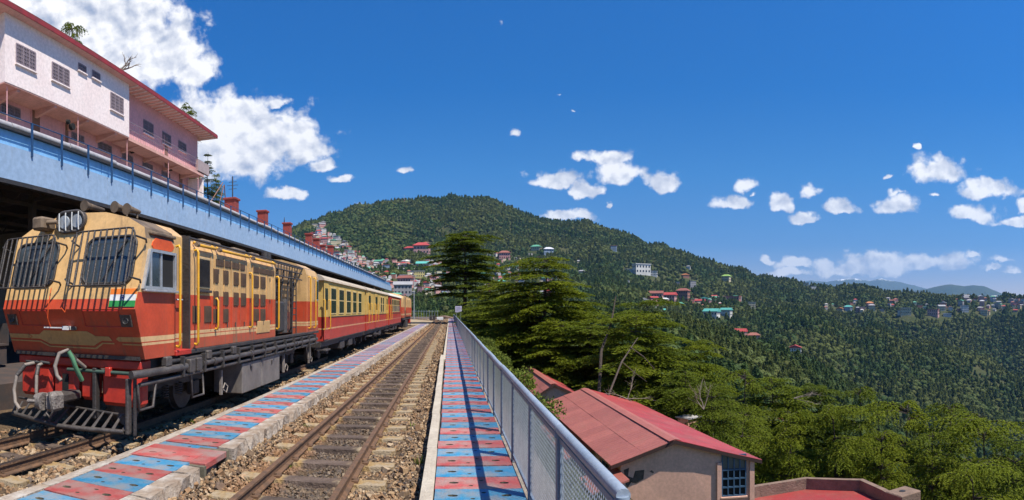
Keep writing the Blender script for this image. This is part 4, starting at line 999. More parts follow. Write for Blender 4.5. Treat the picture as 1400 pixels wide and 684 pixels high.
    b = MB(); b.box(.08,.15,yf(1.36)-.06,yf(1.36),1.345,1.395,.01); b.build('socket_box', m_gry, e)
    b = MB(); b.tube([(-.22,yf(1.9)-.06,1.9),(-.20,-.06,1.7),(-.21,.0-.07,1.5),(-.22,yf(1.36)-.09,1.38)], .006, 4); b.tube([(.0,-.05,1.64),(.08,-.07,1.58),(.10,-.06,1.66),(.03,-.05,1.72)], .006, 4); b.build('cable', m_orange, e)
    # --- front underframe
    b = MB(); b.box(-1.02,1.02,.20,.55,.985,1.03); b.build('apron_gap', m_blk, e)  # black strip standing in for the shaded gap under the nose
    b = MB(); b.box(-1.0,1.02,.24,.50,.86,.975,.015); b.build('headstock', m_redp, e)
    for xa, xb, z0 in ((-1.0,-.42,.40),(-.40,.02,.44),(.06,.30,.42),(.40,1.0,.38)):
        b = MB(); b.box(xa,xb,.27,.5,z0,.86,.05); b.build('front_plate', m_redp, e)
    b = MB(); b.box(-.22,-.12,.26,.275,.50,.75); b.build('slot', m_void, e)
    b = MB(); b.cyl((-.1,.22,.815),(.92,.22,.815),.024,n=8); b.build('brake_pipe', M('pipe_green', (.05,.09,.07), rough=.6), e)
    b = MB(); b.box(.52,.60,.18,.26,.76,.88,.01); b.build('pipe_bracket', m_redp, e)
    b = MB(); b.box(.31,.37,.20,.30,.20,.86,.01); b.build('guard_post', m_blk, e)
    # coupler
    b = MB(); b.box(-.10,.10,-.22,.28,.42,.55,.03); cp = b.build('coupler', m_gry, e)
    m_cp = M('coupler_iron', (.24,.21,.19), (.14,.12,.11), s=8, rough=.55, bump=.2)
    b = MB(); b.box(-.26,-.10,-.34,-.12,.36,.54,.04); b.box(-.02,.13,-.38,-.12,.34,.58,.04); b.build('jaw', m_cp, cp)
    b = MB(); b.cyl((-.26,-.40,.45),(-.02,-.38,.46),.028,.016,10); b.cyl((-.09,-.36,.46),(-.03,-.36,.46),.11,.11,14); b.build('knuckle', m_cp, cp)
    b = MB(); b.tube([(.08,-.40,.59),(.12,-.42,.48),(.15,-.41,.36),(.10,-.40,.28),(.04,-.40,.33)], .014, 6); b.build('chain', m_gry, cp)
    # hoses
    for pts, mt, r_ in (([(-.62,.2,.88),(-.66,.0,.86),(-.74,-.08,.72),(-.76,-.12,.52),(-.70,-.16,.36),(-.58,-.2,.28)], m_hose, .026),
                        ([(-.50,.2,.88),(-.46,.04,.86),(-.44,-.02,.74),(-.43,-.04,.5)], m_hose, .024),
                        ([(.20,.2,.86),(.19,.0,.98),(.14,-.10,1.10),(.06,-.16,1.06),(.02,-.2,.9),(.05,-.2,.78),(.12,-.2,.72)], m_hose, .026)):
        b = MB(); b.tube(pts, r_, 8); h_ = b.build('brake_hose', mt, e)
        b = MB(); b.cyl(pts[1], pts[2], r_*1.25, n=8); b.build('clamp', m_gry, h_)
    b = MB(); b.tube([(.21,.12,.70),(.205,.0,.86),(.19,-.06,1.0),(.15,-.09,1.085)], .031, 8); b.build('hose_sleeve', m_hoseg, e)
    b = MB(); b.tube([(-.80,.18,.89),(-.52,.14,.89)], .018, 6); b.tube([(-.50,.14,.90),(-.36,.16,.885)], .020, 6); b.build('air_cock', m_hoseb, e)
    # cowcatcher
    b = MB(); b.tube([(-1.08,.24,.17),(-.9,.02,.16),(.0,-.14,.13),(.35,-.10,.13),(.93,-.02,.14)], .030, 7); cw = b.build('cowcatcher', m_gry, e)
    b = MB(); b.tube([(-1.05,.3,.34),(.95,.16,.30)], .020, 6); b.build('upper_bar', m_blk, cw)
    for k in range(15):
        x = -1.0+1.93*k/14; y = float(np.interp(x, [-1.08,-.9,0,.35,.93], [.24,.02,-.14,-.10,-.02])); b = MB(); b.prism([(x-.035,.15),(x+.012,.15),(x+.012,.32),(x-.012,.32)], y+.02, y+.035, 'y')
        for i in range(4): b.v[i+4*0] = b.v[i]
        b.v = [(p[0], y+(p[2]-.15)/.17*(.17-y)+(0 if i < 4 else .016), p[2]) for i, p in enumerate(b.v)]; b.build('slat', m_gry, cw)
    b = MB(); b.box(.955,1.0,-.03,.06,.11,.78,.01); b.build('corner_post', m_gry, e)
    b = MB(); b.box(1.03,1.06,.03,.08,.09,.80,.006); b.build('corner_post', m_blk, e)
    # --- side pipes and walkway
    X1 = 1.10
    b = MB(); b.box(.98,1.09,yd1+.05,yend-.1,.985,1.045,.008); b.build('sill_beam', m_blk, e)
    b = MB(); b.box(.6,.98,.4,yend-.3,.80,1.0); b.box(-.98,-.6,.4,yend-.3,.8,1.0); b.build('frame_beam', m_blk, e)
    b = MB(); b.tube([(X1-.04,-.06,.835),(X1,.05,.835),(X1,1.35,.82)], .052, 10); b.build('air_pipe', m_gry, e)
    b = MB(); b.tube([(X1,1.9,.82),(X1,2.3,.82),(X1,4.4,.82),(X1,yend-.4,.83)], .042, 9); b.build('air_pipe', m_gry, e)
    b = MB(); b.tube([(X1-.03,.75,.92),(X1-.03,yend-.7,.93)], .030, 8); b.build('air_pipe', m_blk, e)
    b = MB(); b.tube([(X1-.02,.10,.70),(X1-.02,yend-.2,.72)], .028, 8); b.build('lower_pipe', m_gry, e)
    for yy in (.72,2.05,3.1): b = MB(); b.box(X1-.06,X1+.035,yy,yy+.16,.87,1.0,.015); b.build('junction_box', m_gry, e)
    for yy in (1.38,1.62): b = MB(); b.box(X1-.06,X1+.06,yy,yy+.17,.73,.92,.012); b.build('filter_cup', m_gry, e)
    for k in range(12): yy = 1.2+k*.72; b = MB(); b.box(X1-.05,X1+.045,yy,yy+.045,.69,.97,.004); b.build('pipe_clip', m_blk, e)
    for yy in (2.3, 4.0, 5.6, 7.2): b = MB(); b.cyl((X1,yy,.82),(X1,yy+.1,.82),.058,n=9); b.build('pipe_union', m_gry, e)
    def step(ya, yb, z0, diag=False):
        b = MB(); b.tube([(X1-.02,ya,.71),(X1-.0,ya,z0),(X1,yb,z0),(X1-.02,yb+(.12 if diag else 0),.71)], .020, 6); b.build('step', m_gry, e)
    step(.06,.40,.40,True); step(1.55,1.95,.36); step(8.3,8.65,.36)
    b = MB(); b.box(.50,1.06,sy(333),sy(358.5),.12,.66,.015); b.build('battery_box', m_box, e)
    b = MB(); b.box(.50,1.06,sy(359.5),sy(383.5),.12,.68,.015); b.build('battery_box', m_box, e)
    for k, yy in enumerate((sy(344), sy(372))): b = MB(); b.box(1.06,1.075,yy,yy+.06,.50,.58); b.build('latch', m_blk, e)
    b = MB(); b.box(-1.0,.45,3.9,5.9,.15,.75,.04); b.build('fuel_tank', m_blk, e)
    bogie(e, 1.75, 1.7, r=.37); bogie(e, 7.55, 1.7, r=.37)
    for (yy) in (2.85, 6.5, 8.85):
        b = MB(); b.box(.98,1.02,yy,yy+.05,.22,.62); b.tube([(1.03,yy+.05,.30),(1.05,yy+.14,.24),(1.05,yy+.2,.34),(1.03,yy+.12,.40),(1.03,yy+.04,.32)], .012, 5); b.build('brake_hanger', m_hose, e)
    return e
lo1 = loco(True, 'old diesel locomotive in cream over red with barred windscreens and a small tricolour flag')
# --- coaches
def coach(name, y0w, y1w, cols, wins, doors, label, zb=1.40, roofm=None):
    e = empty(name, (OX-.01, y0w, 0), 0, label, 'railway coach', 'trains standing in the station')
    L = y1w-y0w; mt = cols
    b = MB(); b.prism([(-1.05,.70),(1.05,.70),(1.05,2.48),(-1.05,2.48)], .12, L-.12, 'y'); b.build('body', mt, e)
    b = MB(); arc = [(1.10*math.cos(a), 2.47+.29*math.sin(a)) for a in np.linspace(0, PI, 15)]
    b.prism(arc, 0, L, 'y'); b.build('roof', roofm, e)
    for s_ in (1,):
        for (a, w_) in wins:
            b = MB(); b.box(1.05,1.068,a,a+w_,1.47,2.32,.008); f = b.build('window', mt_frame, e)
            b = MB(); b.box(1.068,1.074,a+.05,a+w_-.05,1.94,2.27); b.build('pane', m_glc, f)
            b = MB(); b.box(1.068,1.074,a+.05,a+w_-.05,1.52,1.90); b.build('pane', m_glc, f)
        for (a, w_) in doors:
            b = MB(); b.box(1.05,1.066,a,a+w_,.74,2.40,.01); d = b.build('door', mt, e)
            b = MB(); b.box(1.066,1.074,a+.12,a+w_-.12,1.62,2.25,.01); b.build('pane', m_glc, d)
            hrail(e, 1.05, a-.06, a-.06, 1.05, 1.9, r=.016); hrail(e, 1.05, a+w_+.06, a+w_+.06, 1.05, 1.9, r=.016)
            b = MB(); b.box(.85,1.12,a,a+w_,.42,.46); b.build('footboard', m_gry, e)
    b = MB(); b.box(1.05,1.062,.14,L-.14,1.385,1.41); b.box(1.05,1.075,.14,L-.14,.69,.72); b.build('moulding', m_blk, e)
    b = MB(); b.box(-.95,.95,.1,L-.1,.52,.70); b.build('underframe', m_blk, e)
    for yy in (L*.35, L*.55): b = MB(); b.box(.4,1.0,yy,yy+.8,.30,.55,.02); b.build('equipment_box', m_blk, e)
    b = MB(); b.box(-.55,.55,-.22,.13,.85,2.45,.03); b.build('gangway', m_void, e); b = MB(); b.box(-.55,.55,L-.13,L+.1,.85,2.45,.03); b.build('gangway', m_void, e)
    bogie(e, 1.5, 1.3, r=.30, hx=.66); bogie(e, L-1.5, 1.3, r=.30, hx=.66)
    return e
mt_frame = M('window_cream', (.70,.52,.22), s=4, rough=.5)
YC = (.68,.45,.13,1); RC = (.52,.045,.03,1)
m_c1 = paint('coach_paint', [(0,RC),(1.03,(.72,.36,.18,1)),(1.07,RC),(1.40,YC)], amt=.22, rough=.35)
m_c3 = paint('coach_red', [(0,RC),(1.03,(.66,.30,.16,1)),(1.06,RC)], amt=.12, rough=.3)
m_rbe = M('coach_roof_beige', (.48,.40,.31), (.36,.29,.22), s=2, rough=.85, dirt=(.14,.11,.09), dirt_amt=.3, dirt_stretch=(1,1,1)); m_rwh = M('coach_roof_white', (.66,.62,.56), (.5,.46,.4), s=2, rough=.8)
y_ = 16.45; wx = [453.4,464.5,474.6,483.2,490.8]; wx2 = [460.8,471.3,480.6,488.2,495.0]
w1 = [(syw(a)-y_, syw(b_)-syw(a)) for a, b_ in zip(wx, wx2)]
coach('coach', y_, 24.85, m_c1, w1, [(syw(444.5)-y_, syw(450.5)-syw(444.5))], 'yellow and red coach with five tall windows coupled behind the locomotive', roofm=m_rbe)
y_ = 25.1
coach('coach', y_, 34.3, m_c1, [(5.2,.6),(6.1,.6)], [(.6,.9),(3.0,1.0),(8.0,.7)], 'yellow and red coach with three doors and two narrow windows', roofm=m_rbe)
coach('coach', 34.6, 43.3, m_c3, [(1.8+.95*k,.75) for k in range(6)], [(.5,.8)], 'all red coach with a whitish roof, third from the front', roofm=m_rwh)
# rear locomotive: same kind, turned about, a copy with all its parts
lo2 = copy_tree(lo1); lo2.location = (OX, 54.6, 0); lo2.rotation_euler = (0, 0, PI)
lo2['label'] = 'yellow and red diesel locomotive at the far tail of the train'
# far goods on the hidden platform road
# ---------------------------------------------------------------- platform canopy on the left
m_fas = M('canopy_blue', (.33,.45,.62), (.28,.40,.57), s=.8, rough=.6, bump=.06, bs=12, dirt=(.30,.30,.31), dirt_amt=.34, dirt_s=1.6, dirt_stretch=(2,2,.5))
m_pan = M('panel_blue', (.20,.42,.68), (.22,.44,.68), s=.7, rough=.55, dirt=(.25,.40,.62), dirt_amt=.25, dirt_stretch=(1,1,1))
m_cpost = M('canopy_post_blue', (.025,.075,.18), s=4, rough=.5)
m_crf = M('canopy_roof_sheet', (.62,.60,.60), (.45,.42,.42), s=1.2, rough=.45, metal=.2, dirt=(.30,.2,.17), dirt_amt=.4, dirt_s=2, dirt_stretch=(1,1,1))
m_trs = M('truss_steel_and_shade', (.05,.045,.045), (.09,.06,.05), s=3, rough=.7)
XC = -8.0; YE = 80
ca = empty('platform_canopy', (XC, 0, 0), 0, 'long blue platform canopy with railing posts and a grey roof edge', 'canopy')
for k in range(11):
    y0 = -3+k*(YE+3)/11; y1 = y0+(YE+3)/11-.02
    b = MB(); b.box(-.06,0,y0,y1,4.22,4.89,.006); b.build('fascia_board', m_fas, ca)
    b = MB(); b.box(-.22,-.18,y0,y1,4.86,5.27,.004); b.build('railing_panel', m_pan, ca)
b = MB(); b.box(-.18,0,-3,YE,4.885,4.90); b.build('ledge', m_fas, ca)
b = MB(); b.box(-.24,-.10,-3,YE-6,5.275,5.335); b.build('gutter', m_blk, ca)
b = MB(); b.box(-.10,.02,-3,YE,4.13,4.215); b.build('bottom_angle', m_blk, ca)
rb = MB(); rb.tube([(-.30,-.0,5.42),(-.30,1.96,5.42)], .085, 8); rb.loft([[(-.36,0,5.49),(-3.6,0,6.0),(-3.6,0,5.96),(-.36,0,5.40)],[(-.36,1.96,5.49),(-3.6,1.96,6.0),(-3.6,1.96,5.96),(-.36,1.96,5.40)]]); rbm = rb.mesh('roof_sheet', m_crf)
y = -3
while y < YE-6: link('roof_sheet', rbm, ca, (R.uniform(-.02,.02), y, R.uniform(-.012,.012))); y += 1.98
pb = MB(); pb.box(-.018,.018,-.022,.022,4.80,5.50); pme = pb.mesh('railing_post', m_cpost)
y = 6.18
while y < YE-2:
    link('railing_post', pme, ca, (.02, y, 0)); y += 1.01
b = MB(); b.tube([(.02,-3,5.49),(.02,YE-2,5.49)], .012, 6); b.build('handrail', m_cpost, ca)
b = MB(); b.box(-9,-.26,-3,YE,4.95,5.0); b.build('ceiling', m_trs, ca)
for k in range(20):
    y = 3+k*4.0
    b = MB(); b.box(-8.6,-.05,y-.05,y+.05,4.75,4.90); b.box(-8.6,-.05,y-.04,y+.04,4.30,4.38)
    for j in range(8): xa = -.1-j*1.05; b.cyl((xa,y,4.34),(xa-.52,y,4.8),.025,n=4); b.cyl((xa-.52,y,4.8),(xa-1.05,y,4.34),.025,n=4)
    b.build('truss', m_trs, ca)
    b = MB(); b.box(-1.6,-1.45,y-.075,y+.075,.4,4.75); b.build('column', m_trs, ca)
for z in (4.45, 4.15):
    for xx in (-1.5, -4): b = MB(); b.box(xx-.04,xx+.04,-3,YE,z,z+.09); b.build('purlin', m_trs, ca)
b = MB(); b.box(-16.9,-16.5,-6,YE,-.2,5.6); sw = b.build('station_building', M('station_wall', (.30,.26,.22), s=1, rough=.9)); tag(sw, 'dim station building wall in the shade behind the train', 'building')
b = MB(); b.box(-16.5,-7.2,-6,YE,-.3,.30,.01); tag(b.build('platform', m_trs), kind='structure')  # platform coloured dark to carry shade the canopy does not cast here
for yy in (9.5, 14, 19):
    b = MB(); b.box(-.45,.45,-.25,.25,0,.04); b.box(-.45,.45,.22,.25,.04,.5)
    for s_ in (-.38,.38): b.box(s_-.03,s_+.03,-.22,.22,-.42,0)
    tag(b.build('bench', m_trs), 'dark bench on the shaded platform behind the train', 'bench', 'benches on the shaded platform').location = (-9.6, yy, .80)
# chimneys
m_chim = M('chimney_red', (.30,.045,.03), (.20,.035,.03), s=2.5, rough=.8, bump=.3, bs=20, dirt=(.09,.03,.03), dirt_amt=.35, dirt_stretch=(1,1,1))
CHM = [(322,.54,6.95,'nearest red chimney carrying a tall thin aerial'),(364,.48,7.12,'second red chimney along the canopy roof, plain cap'),(397,.46,7.15,'third red chimney, small spike on its corner'),
       (426,.44,7.2,'left of the two chimneys standing close together'),(436,.44,7.12,'right of the two chimneys standing close together'),(443.5,.5,6.85,'short stubby chimney beyond the close pair'),(455,.46,7.15,'last red chimney at the far end of the row')]
for x, w_, zt, lb_ in CHM:
    y = 10/math.tan((X0-x)/F); e = empty('chimney', (-10.2, y, 5.6), 0, lb_, 'chimney', 'red chimneys on the canopy roof')
    h = zt-5.6; b = MB(); b.box(-w_/2,w_/2,-w_/2,w_/2,-.2,h-.10,.012); b.build('stack', m_chim, e)
    b = MB(); b.box(-w_/2-.06,w_/2+.06,-w_/2-.06,w_/2+.06,h-.10,h,.02); b.build('cap', m_chim, e)
    b = MB(); b.box(-w_/2+.12,w_/2-.12,-w_/2+.12,w_/2-.12,h,h+.015); b.build('flue', m_void, e)
    if 'aerial' in lb_:
        b = MB(); b.cyl((.05,0,h),(.05,0,h+1.05),.03,n=6)
        for q, l in ((.45,.2),(.62,.28),(.78,.2)): b.cyl((.05-l,0,h+q),(.05+l,0,h+q),.012,n=5)
        b.build('aerial', m_blk, e)
    if 'spike' in lb_: b = MB(); b.cyl((-.2,0,h),(-.2,0,h+.38),.05,.01,6); b.build('spike', m_blk, e)
# ---------------------------------------------------------------- pink building on the terrace
m_pw = M('plaster_pink_white', (.88,.76,.73), (.84,.70,.67), s=.7, rough=.85, bump=.012, bs=3, dirt=(.55,.36,.34), dirt_amt=.22, dirt_s=1.0, dirt_stretch=(2,2,.5))
m_pk = M('plaster_pink', (.74,.39,.40), (.68,.36,.36), s=.7, rough=.85, bump=.012, bs=3, dirt=(.40,.20,.20), dirt_amt=.26, dirt_s=1.0, dirt_stretch=(2,2,.5))
m_sal = M('soffit_salmon', (.72,.40,.34), s=1, rough=.8); m_erd = M('eave_red', (.33,.03,.035), (.2,.03,.03), s=2, rough=.6, dirt=(.5,.3,.3), dirt_amt=.22)
m_bar = M('window_bars_dark', (.30,.24,.27), s=4, rough=.6); m_rfd = M('roof_dark_red', (.22,.05,.045), (.12,.05,.045), s=1, rough=.8)
m_wdk = glass('window_dusk', (.10,.085,.11), .35)
m_wood = M('door_brown', (.26,.13,.09), s=3, rough=.7)
pb_ = empty('pink_building', (-17.7, 18.6, 8.4), 0, 'long two storey pink building with a red eave on the terrace above the canopy', 'building')
def L3(x, y, z): return (x+17.7, y-18.6, z-8.4)
def bxp(nm, mat, x0, x1, y0, y1, z0, z1, par=None, bev=0):
    b = MB(); b.box(x0+17.7,x1+17.7,y0-18.6,y1-18.6,z0-8.4,z1-8.4,bev); return b.build(nm, mat, par or pb_)
ZF = 11.65; ZE = 14.72
bxp('upper_wall', m_pw, -24, -17.7, 18.6, 29.0, ZF, ZE)
bxp('upper_wall', m_pk, -24, -18.4, 29.003, 40, ZF, ZE)
bxp('lower_wall', m_pk, -24, -19.1, 17.5, 40, 7.5, ZF-.003)
bxp('end_wall', m_pw, -19.09, -17.9, 39.75, 40.0, 7.5, ZF-.2)
bxp('ceiling_beam', m_sal, -19.09, -17.72, 18.6, 29, ZF-.06, ZF-.004)
bxp('balcony_slab', m_sal, -18.9, -17.75, 29.01, 39.7, ZF-.16, ZF+.02)
for k in range(8):
    y = 19.6+k*2.7; 
    b = MB(); b.prism([(-19.1+17.7,ZF-.05-8.4),(-17.8+17.7,ZF-.05-8.4),(-17.8+17.7,ZF-.17-8.4),(-19.1+17.7,ZF-.42-8.4)], y-.1-18.6, y+.1-18.6, 'y'); b.build('bracket', m_sal, pb_)
for k, y in enumerate((18.9, 24.2, 29.0, 34.2, 38.9)): b = MB(); b.cyl(L3(-17.85,y,7.5), L3(-17.85,y,ZF-.05), .022, n=8); b.build('down_pipe', m_pk, pb_)
# roof with deep eave
b = MB(); y0, y1 = 17.2-18.6, 41.2-18.6; xe = .42
b.loft([[(xe,y,ZE+.02-8.4),(xe,y,ZE+.26-8.4),(-3.2,y,ZE+1.55-8.4),(-7,y,ZE+.26-8.4),(-7,y,ZE+.02-8.4)] for y in (y0, y1)]); b.build('roof', m_rfd, pb_)
bxp('eave_board', m_erd, -17.285, -17.25, 17.2, 41.2, ZE-.02, ZE+.20); bxp('soffit', m_sal, -18.9, -17.29, 17.2, 41.2, ZE-.03, ZE+.015)
for k in range(24): bxp('rafter', m_pw, -18.38, -17.30, 29.3+k*.5, 29.36+k*.5, ZE-.09, ZE-.032)
def barwin(xp0, xp1, yp0, yp1, X, secs=3, rows=5, nm='window', mat=None):
    ya, yb = X/math.tan((X0-xp0)/F), X/math.tan((X0-xp1)/F); xm = (xp0+xp1)/2; ra = X/math.sin((X0-xm)/F)
    zt, zb2 = EYE+(Y0-yp0)/F*ra, EYE+(Y0-yp1)/F*ra
    w_ = bxp(nm, m_wdk if mat is None else mat, -X, -X+.012, ya, yb, zb2, zt)
    b = MB(); X_ = -X+17.7+.012
    for q in range(secs*4+1):
        y = ya+(yb-ya)*q/(secs*4); t_ = .035 if q % 4 == 0 else .010; b.box(X_,X_+.03,y-t_-18.6,y+t_-18.6,zb2-8.4,zt-8.4)
    for q in range(rows+1):
        z = zb2+(zt-zb2)*q/rows; t_ = .03 if q in (0, rows) else .010; b.box(X_,X_+.028,ya-18.6,yb-18.6,z-t_-8.4,z+t_-8.4)
    o = b.build('window_bars', m_bar, w_); o['kind'] = 'stuff'
    o = bxp('window_sill', m_pw, -X, -X+.10, ya-.08, yb+.08, zb2-.09, zb2-.032, w_); return w_
for a in ((22,48,66,92),(71,94,91,114),(151,168,131,153)): barwin(*a, 17.7)
for a in ((107,117,89,98),(126,136,99,108)): barwin(*a, 17.7, 1, 2)
for a in ((196,209,167,184),(222,233,183,198),(244,254,195,207)): barwin(*a, 18.4, 2, 3)
for a in ((1,27,145,158),(98,114,184,193),(134,152,197,207),(167,181,212,220),(195,208,224,230),(221,232,236,243)): barwin(*a, 19.1, 3, 3)
def pdoor(xp0, xp1, yp0, X, mat=m_wood):
    ya, yb = X/math.tan((X0-xp0)/F), X/math.tan((X0-xp1)/F); ra = X/math.sin((X0-(xp0+xp1)/2)/F); zt = EYE+(Y0-yp0)/F*ra
    d = bxp('door', mat, -X, -X+.03, ya, yb, zt-2.1, zt); bxp('door_frame', m_pk, -X, -X+.05, ya-.06, ya, zt-2.1, zt+.05, d)
for a in ((43,54,141),(88,93,157),(244,249,232)): pdoor(*a, 19.1)
pdoor(224,229,187,18.4)
# balcony railing
for k in range(38):
    y = 29.1+k*.28; bxp('baluster', m_bar, -17.80, -17.79, y, y+.012, ZF+.02, ZF+.95)
for z in (.95, .5): bxp('balcony_rail', m_bar, -17.805, -17.78, 29.05, 39.7, ZF+z, ZF+z+.025)
bxp('parapet', M('parapet_grey', (.42,.33,.33), s=2, rough=.9), -17.9, -17.7, 38.6, 40.6, ZF+.1, ZF+.9)
for (xp, yp, X) in ((92,167,17.8),(176,201,19.0),(229,226,19.0),(225,196,18.8)):
    y = X/math.tan((X0-xp)/F); z = EYE+(Y0-yp)/F*X/math.sin((X0-xp)/F)
    b = MB(); b.cyl(L3(-X+.0,y,z), L3(-X+.14,y,z), .13,.10, 10); b.cyl(L3(-X+.0,y+.28,z-.18), L3(-X+.18,y+.28,z-.18), .17,.17, 12); b.build('wall_lamp', m_void, pb_)
b = MB(); b.box(-30,-16.9,-6,100,-2,8.4); tag(b.build('terrace', M('terrace_stone', (.25,.21,.17), s=1, rough=.95, bump=.3)), kind='structure')
# thin props and cable against the terrace end
b = MB()
for a_, c_ in (((-17.2,38.2,8.4),(-17.0,41.6,11.4)),((-17.2,40.6,8.4),(-17.0,41.8,11.2)),((-17.2,43,8.4),(-17.0,41.9,11.3))): b.cyl(a_, c_, .04, n=6)
tag(b.build('timber_prop', m_wood), 'thin leaning timber props at the far end of the pink building', 'prop')
# ---------------------------------------------------------------- houses with red roofs below the fence
def sheetmat(name, c, c2, d): return M(name, c, c2, s=1.5, rough=.5, bump=.12, bs=8, dirt=d, dirt_amt=.40, dirt_s=1.1, dirt_stretch=(1,1,1), jitter=.13)
m_rr = sheetmat('roof_paint_red', (.36,.04,.04), (.30,.06,.05), (.33,.13,.10)); m_rs = sheetmat('roof_paint_salmon', (.38,.125,.095), (.33,.105,.08), (.30,.13,.09)); m_rb = M('roof_underside', (.06,.03,.025), rough=.9)
m_plk = M('plaster_old_pink', (.74,.43,.31), (.64,.37,.27), s=1.2, rough=.9, bump=.02, bs=5, dirt=(.34,.21,.15), dirt_amt=.34, dirt_s=1.3, dirt_stretch=(1,1,.6)); m_peel = M('bare_stone', (.17,.13,.10), (.08,.06,.05), s=6, rough=1, bump=.5)
m_wblue = M('window_blue', (.05,.11,.19), (.04,.09,.15), s=5, rough=.5)
def gable_house(name, label, group, L0, R0, F0, L1, R1, F1, ze, zr, zg, nsh, mats=(None,None)):
    """corners at the eaves (L, R) and ridge (F), front 0 and back 1"""
    o3 = Vector((F0[0], F0[1], zg)); e = empty(name, o3, 0, label, 'house', group)
    P_ = lambda p, z: Vector((p[0], p[1], z))-o3
    def sheets(E0, E1, mt):
        n = nsh
        for i in range(n):
            u0 = i/n; u1 = (i+1)/n+.006
            A_ = P_(E0, ze).lerp(P_(E1, ze), u0); B_ = P_(E0, ze).lerp(P_(E1, ze), u1); C_ = P_(F0, zr).lerp(P_(F1, zr), u1); D_ = P_(F0, zr).lerp(P_(F1, zr), u0)
            for row in (0, 1):
                t0, t1 = (0, .53) if row == 0 else (.50, 1); lift = Vector((0,0,.010*row))
                a = A_.lerp(D_, t0)+lift; b_ = B_.lerp(C_, t0)+lift; c = B_.lerp(C_, t1)+lift; d = A_.lerp(D_, t1)+lift
                m_ = MB(); up = Vector((0,0,.018)); k = 8; dz = Vector((0,0,R.uniform(-.006,.006)))
                top = []; 
                for j in range(k+1):
                    w_ = Vector((0,0,.012*(j%2))); top.append((a.lerp(b_, j/k)+w_+dz, d.lerp(c, j/k)+w_+dz))
                vs = [q for pr_ in top for q in pr_]+[q-up for pr_ in top for q in pr_]; nn = 2*(k+1)
                m_.add(vs, [(2*j, 2*j+2, 2*j+3, 2*j+1) for j in range(k)]+[(nn+2*j, nn+2*j+1, nn+2*j+3, nn+2*j+2) for j in range(k)]+[(2*j, nn+2*j, nn+2*j+2, 2*j+2) for j in range(k)]+[(0,1,nn+1,nn),(2*k,nn+2*k,nn+2*k+1,2*k+1)])
                m_.build('roof_sheet', mt, e)
    sheets(L0, L1, mats[0]); sheets(R0, R1, mats[1])
    # ridge cap
    rc = MB(); f0 = P_(F0, zr+.03); f1 = P_(F1, zr+.03); sd = Vector((.22,0,-.07))
    rc.add([f0-sd*Vector((1,1,-1)).z*0+Vector((-.22,0,-.05)), f0, f0+Vector((.22,0,-.05)), f1+Vector((-.22,0,-.05)), f1, f1+Vector((.22,0,-.05))], [(0,1,4,3),(1,2,5,4)]); rc.build('ridge_cap', mats[0], e)
    # barge boards and eave boards
    for A, B in ((L0, F0), (R0, F0)):
        m_ = MB(); a = P_(A, ze-.01); b_ = P_(B, zr-.01); m_.loft([[a+Vector((0,.0,0)), a+Vector((0,.05,0)), a+Vector((0,.05,-.12)), a+Vector((0,0,-.12))],[b_+Vector((0,.0,0)), b_+Vector((0,.05,0)), b_+Vector((0,.05,-.12)), b_+Vector((0,0,-.12))]]); m_.build('barge_board', m_rb, e)
    # walls
    ins = .38; w0 = Vector((L0[0]+ins, L0[1]+.16, 0)); w1 = Vector((R0[0]-.2, R0[1]+.20, 0)); wb0 = Vector((L1[0]+ins, L1[1]-.3, 0)); wb1 = Vector((R1[0]-ins, R1[1]-.3, 0))
    rf = Vector((F0[0], F0[1]+.18, 0)); rb_ = Vector((F1[0], F1[1]-.3, 0)); sl = (zr-ze)
    def zat(p, q0, q1): return ze-.03+sl*ins/abs(q1-q0)-.05
    zl = zat(0, L0[0], F0[0]); zr_ = zat(0, R0[0], F0[0])
    m_ = MB(); o_ = lambda v, z: (v.x-o3.x, v.y-o3.y, z-o3.z)
    vs = [o_(w0,zg),o_(w1,zg),o_(w1,zr_),o_(rf,zr-.06),o_(w0,zl),o_(wb0,zg),o_(wb1,zg),o_(wb1,zr_),o_(rb_,zr-.06),o_(wb0,zl)]
    m_.add(vs, [(0,1,2,3,4),(9,8,7,6,5),(0,4,9,5),(1,6,7,2),(0,5,6,1)]); m_.build('wall', m_plk, e)
    return e, w0, w1, o3
h1, w0, w1, o3 = gable_house('red_roof_house', 'large gabled house with faded red metal roof and flaking pink front below the fence', 'red roofed houses below the fence',
    (5.1,18.07),(9.93,16.8),(7.12,17.53),(4.94,30.9),(9.95,30.2),(7.17,30.6), -3.39, -2.60, -7.2, 16, (m_rs, m_rr))
du = (w1-w0); Lw = du.length; du = du/Lw; nrm = Vector((du.y, -du.x, 0))
if nrm.y > 0: nrm = -nrm
def onw(u0, u1, z0, z1, d0, d1, nm, mat, par=h1):
    m_ = MB(); c = [(u0,d0),(u1,d0),(u1,d1),(u0,d1)]; vs = []
    for z in (z0, z1):
        for u, d in c: p = w0+du*u+nrm*d; vs.append((p.x-o3.x, p.y-o3.y, z-o3.z))
    m_.add(vs, [(0,3,2,1),(4,5,6,7),(0,1,5,4),(1,2,6,5),(2,3,7,6),(3,0,4,7)]); return m_.build(nm, mat, par)
def uat(x):  # distance along the front wall seen at photo column x
    th = (x-X0)/F; dx, dy = math.sin(th), math.cos(th); den = du.x*dy-du.y*dx; return (w0.y*dx-w0.x*dy)/den
def zatw(x, y): u = uat(x); p = w0+du*u; return EYE+(Y0-y)/F*math.hypot(p.x, p.y)
onw(uat(980), uat(986), -7.2, -3.42, 0, .10, 'pilaster', m_plk)
onw(Lw-.16, Lw-.002, -7.2, -3.42, 0, .08, 'pilaster', m_plk)
ua, ub = uat(987), uat(1019); zt, zb2 = zatw(1004, 622), zatw(1004, 677)
wn_ = onw(ua, ub, zb2, zt, 0, .02, 'window', m_void)
for k in range(5): u = ua+(ub-ua)*k/4; onw(u-.02, u+.02, zb2, zt, .02, .07, 'mullion', m_wblue, wn_)
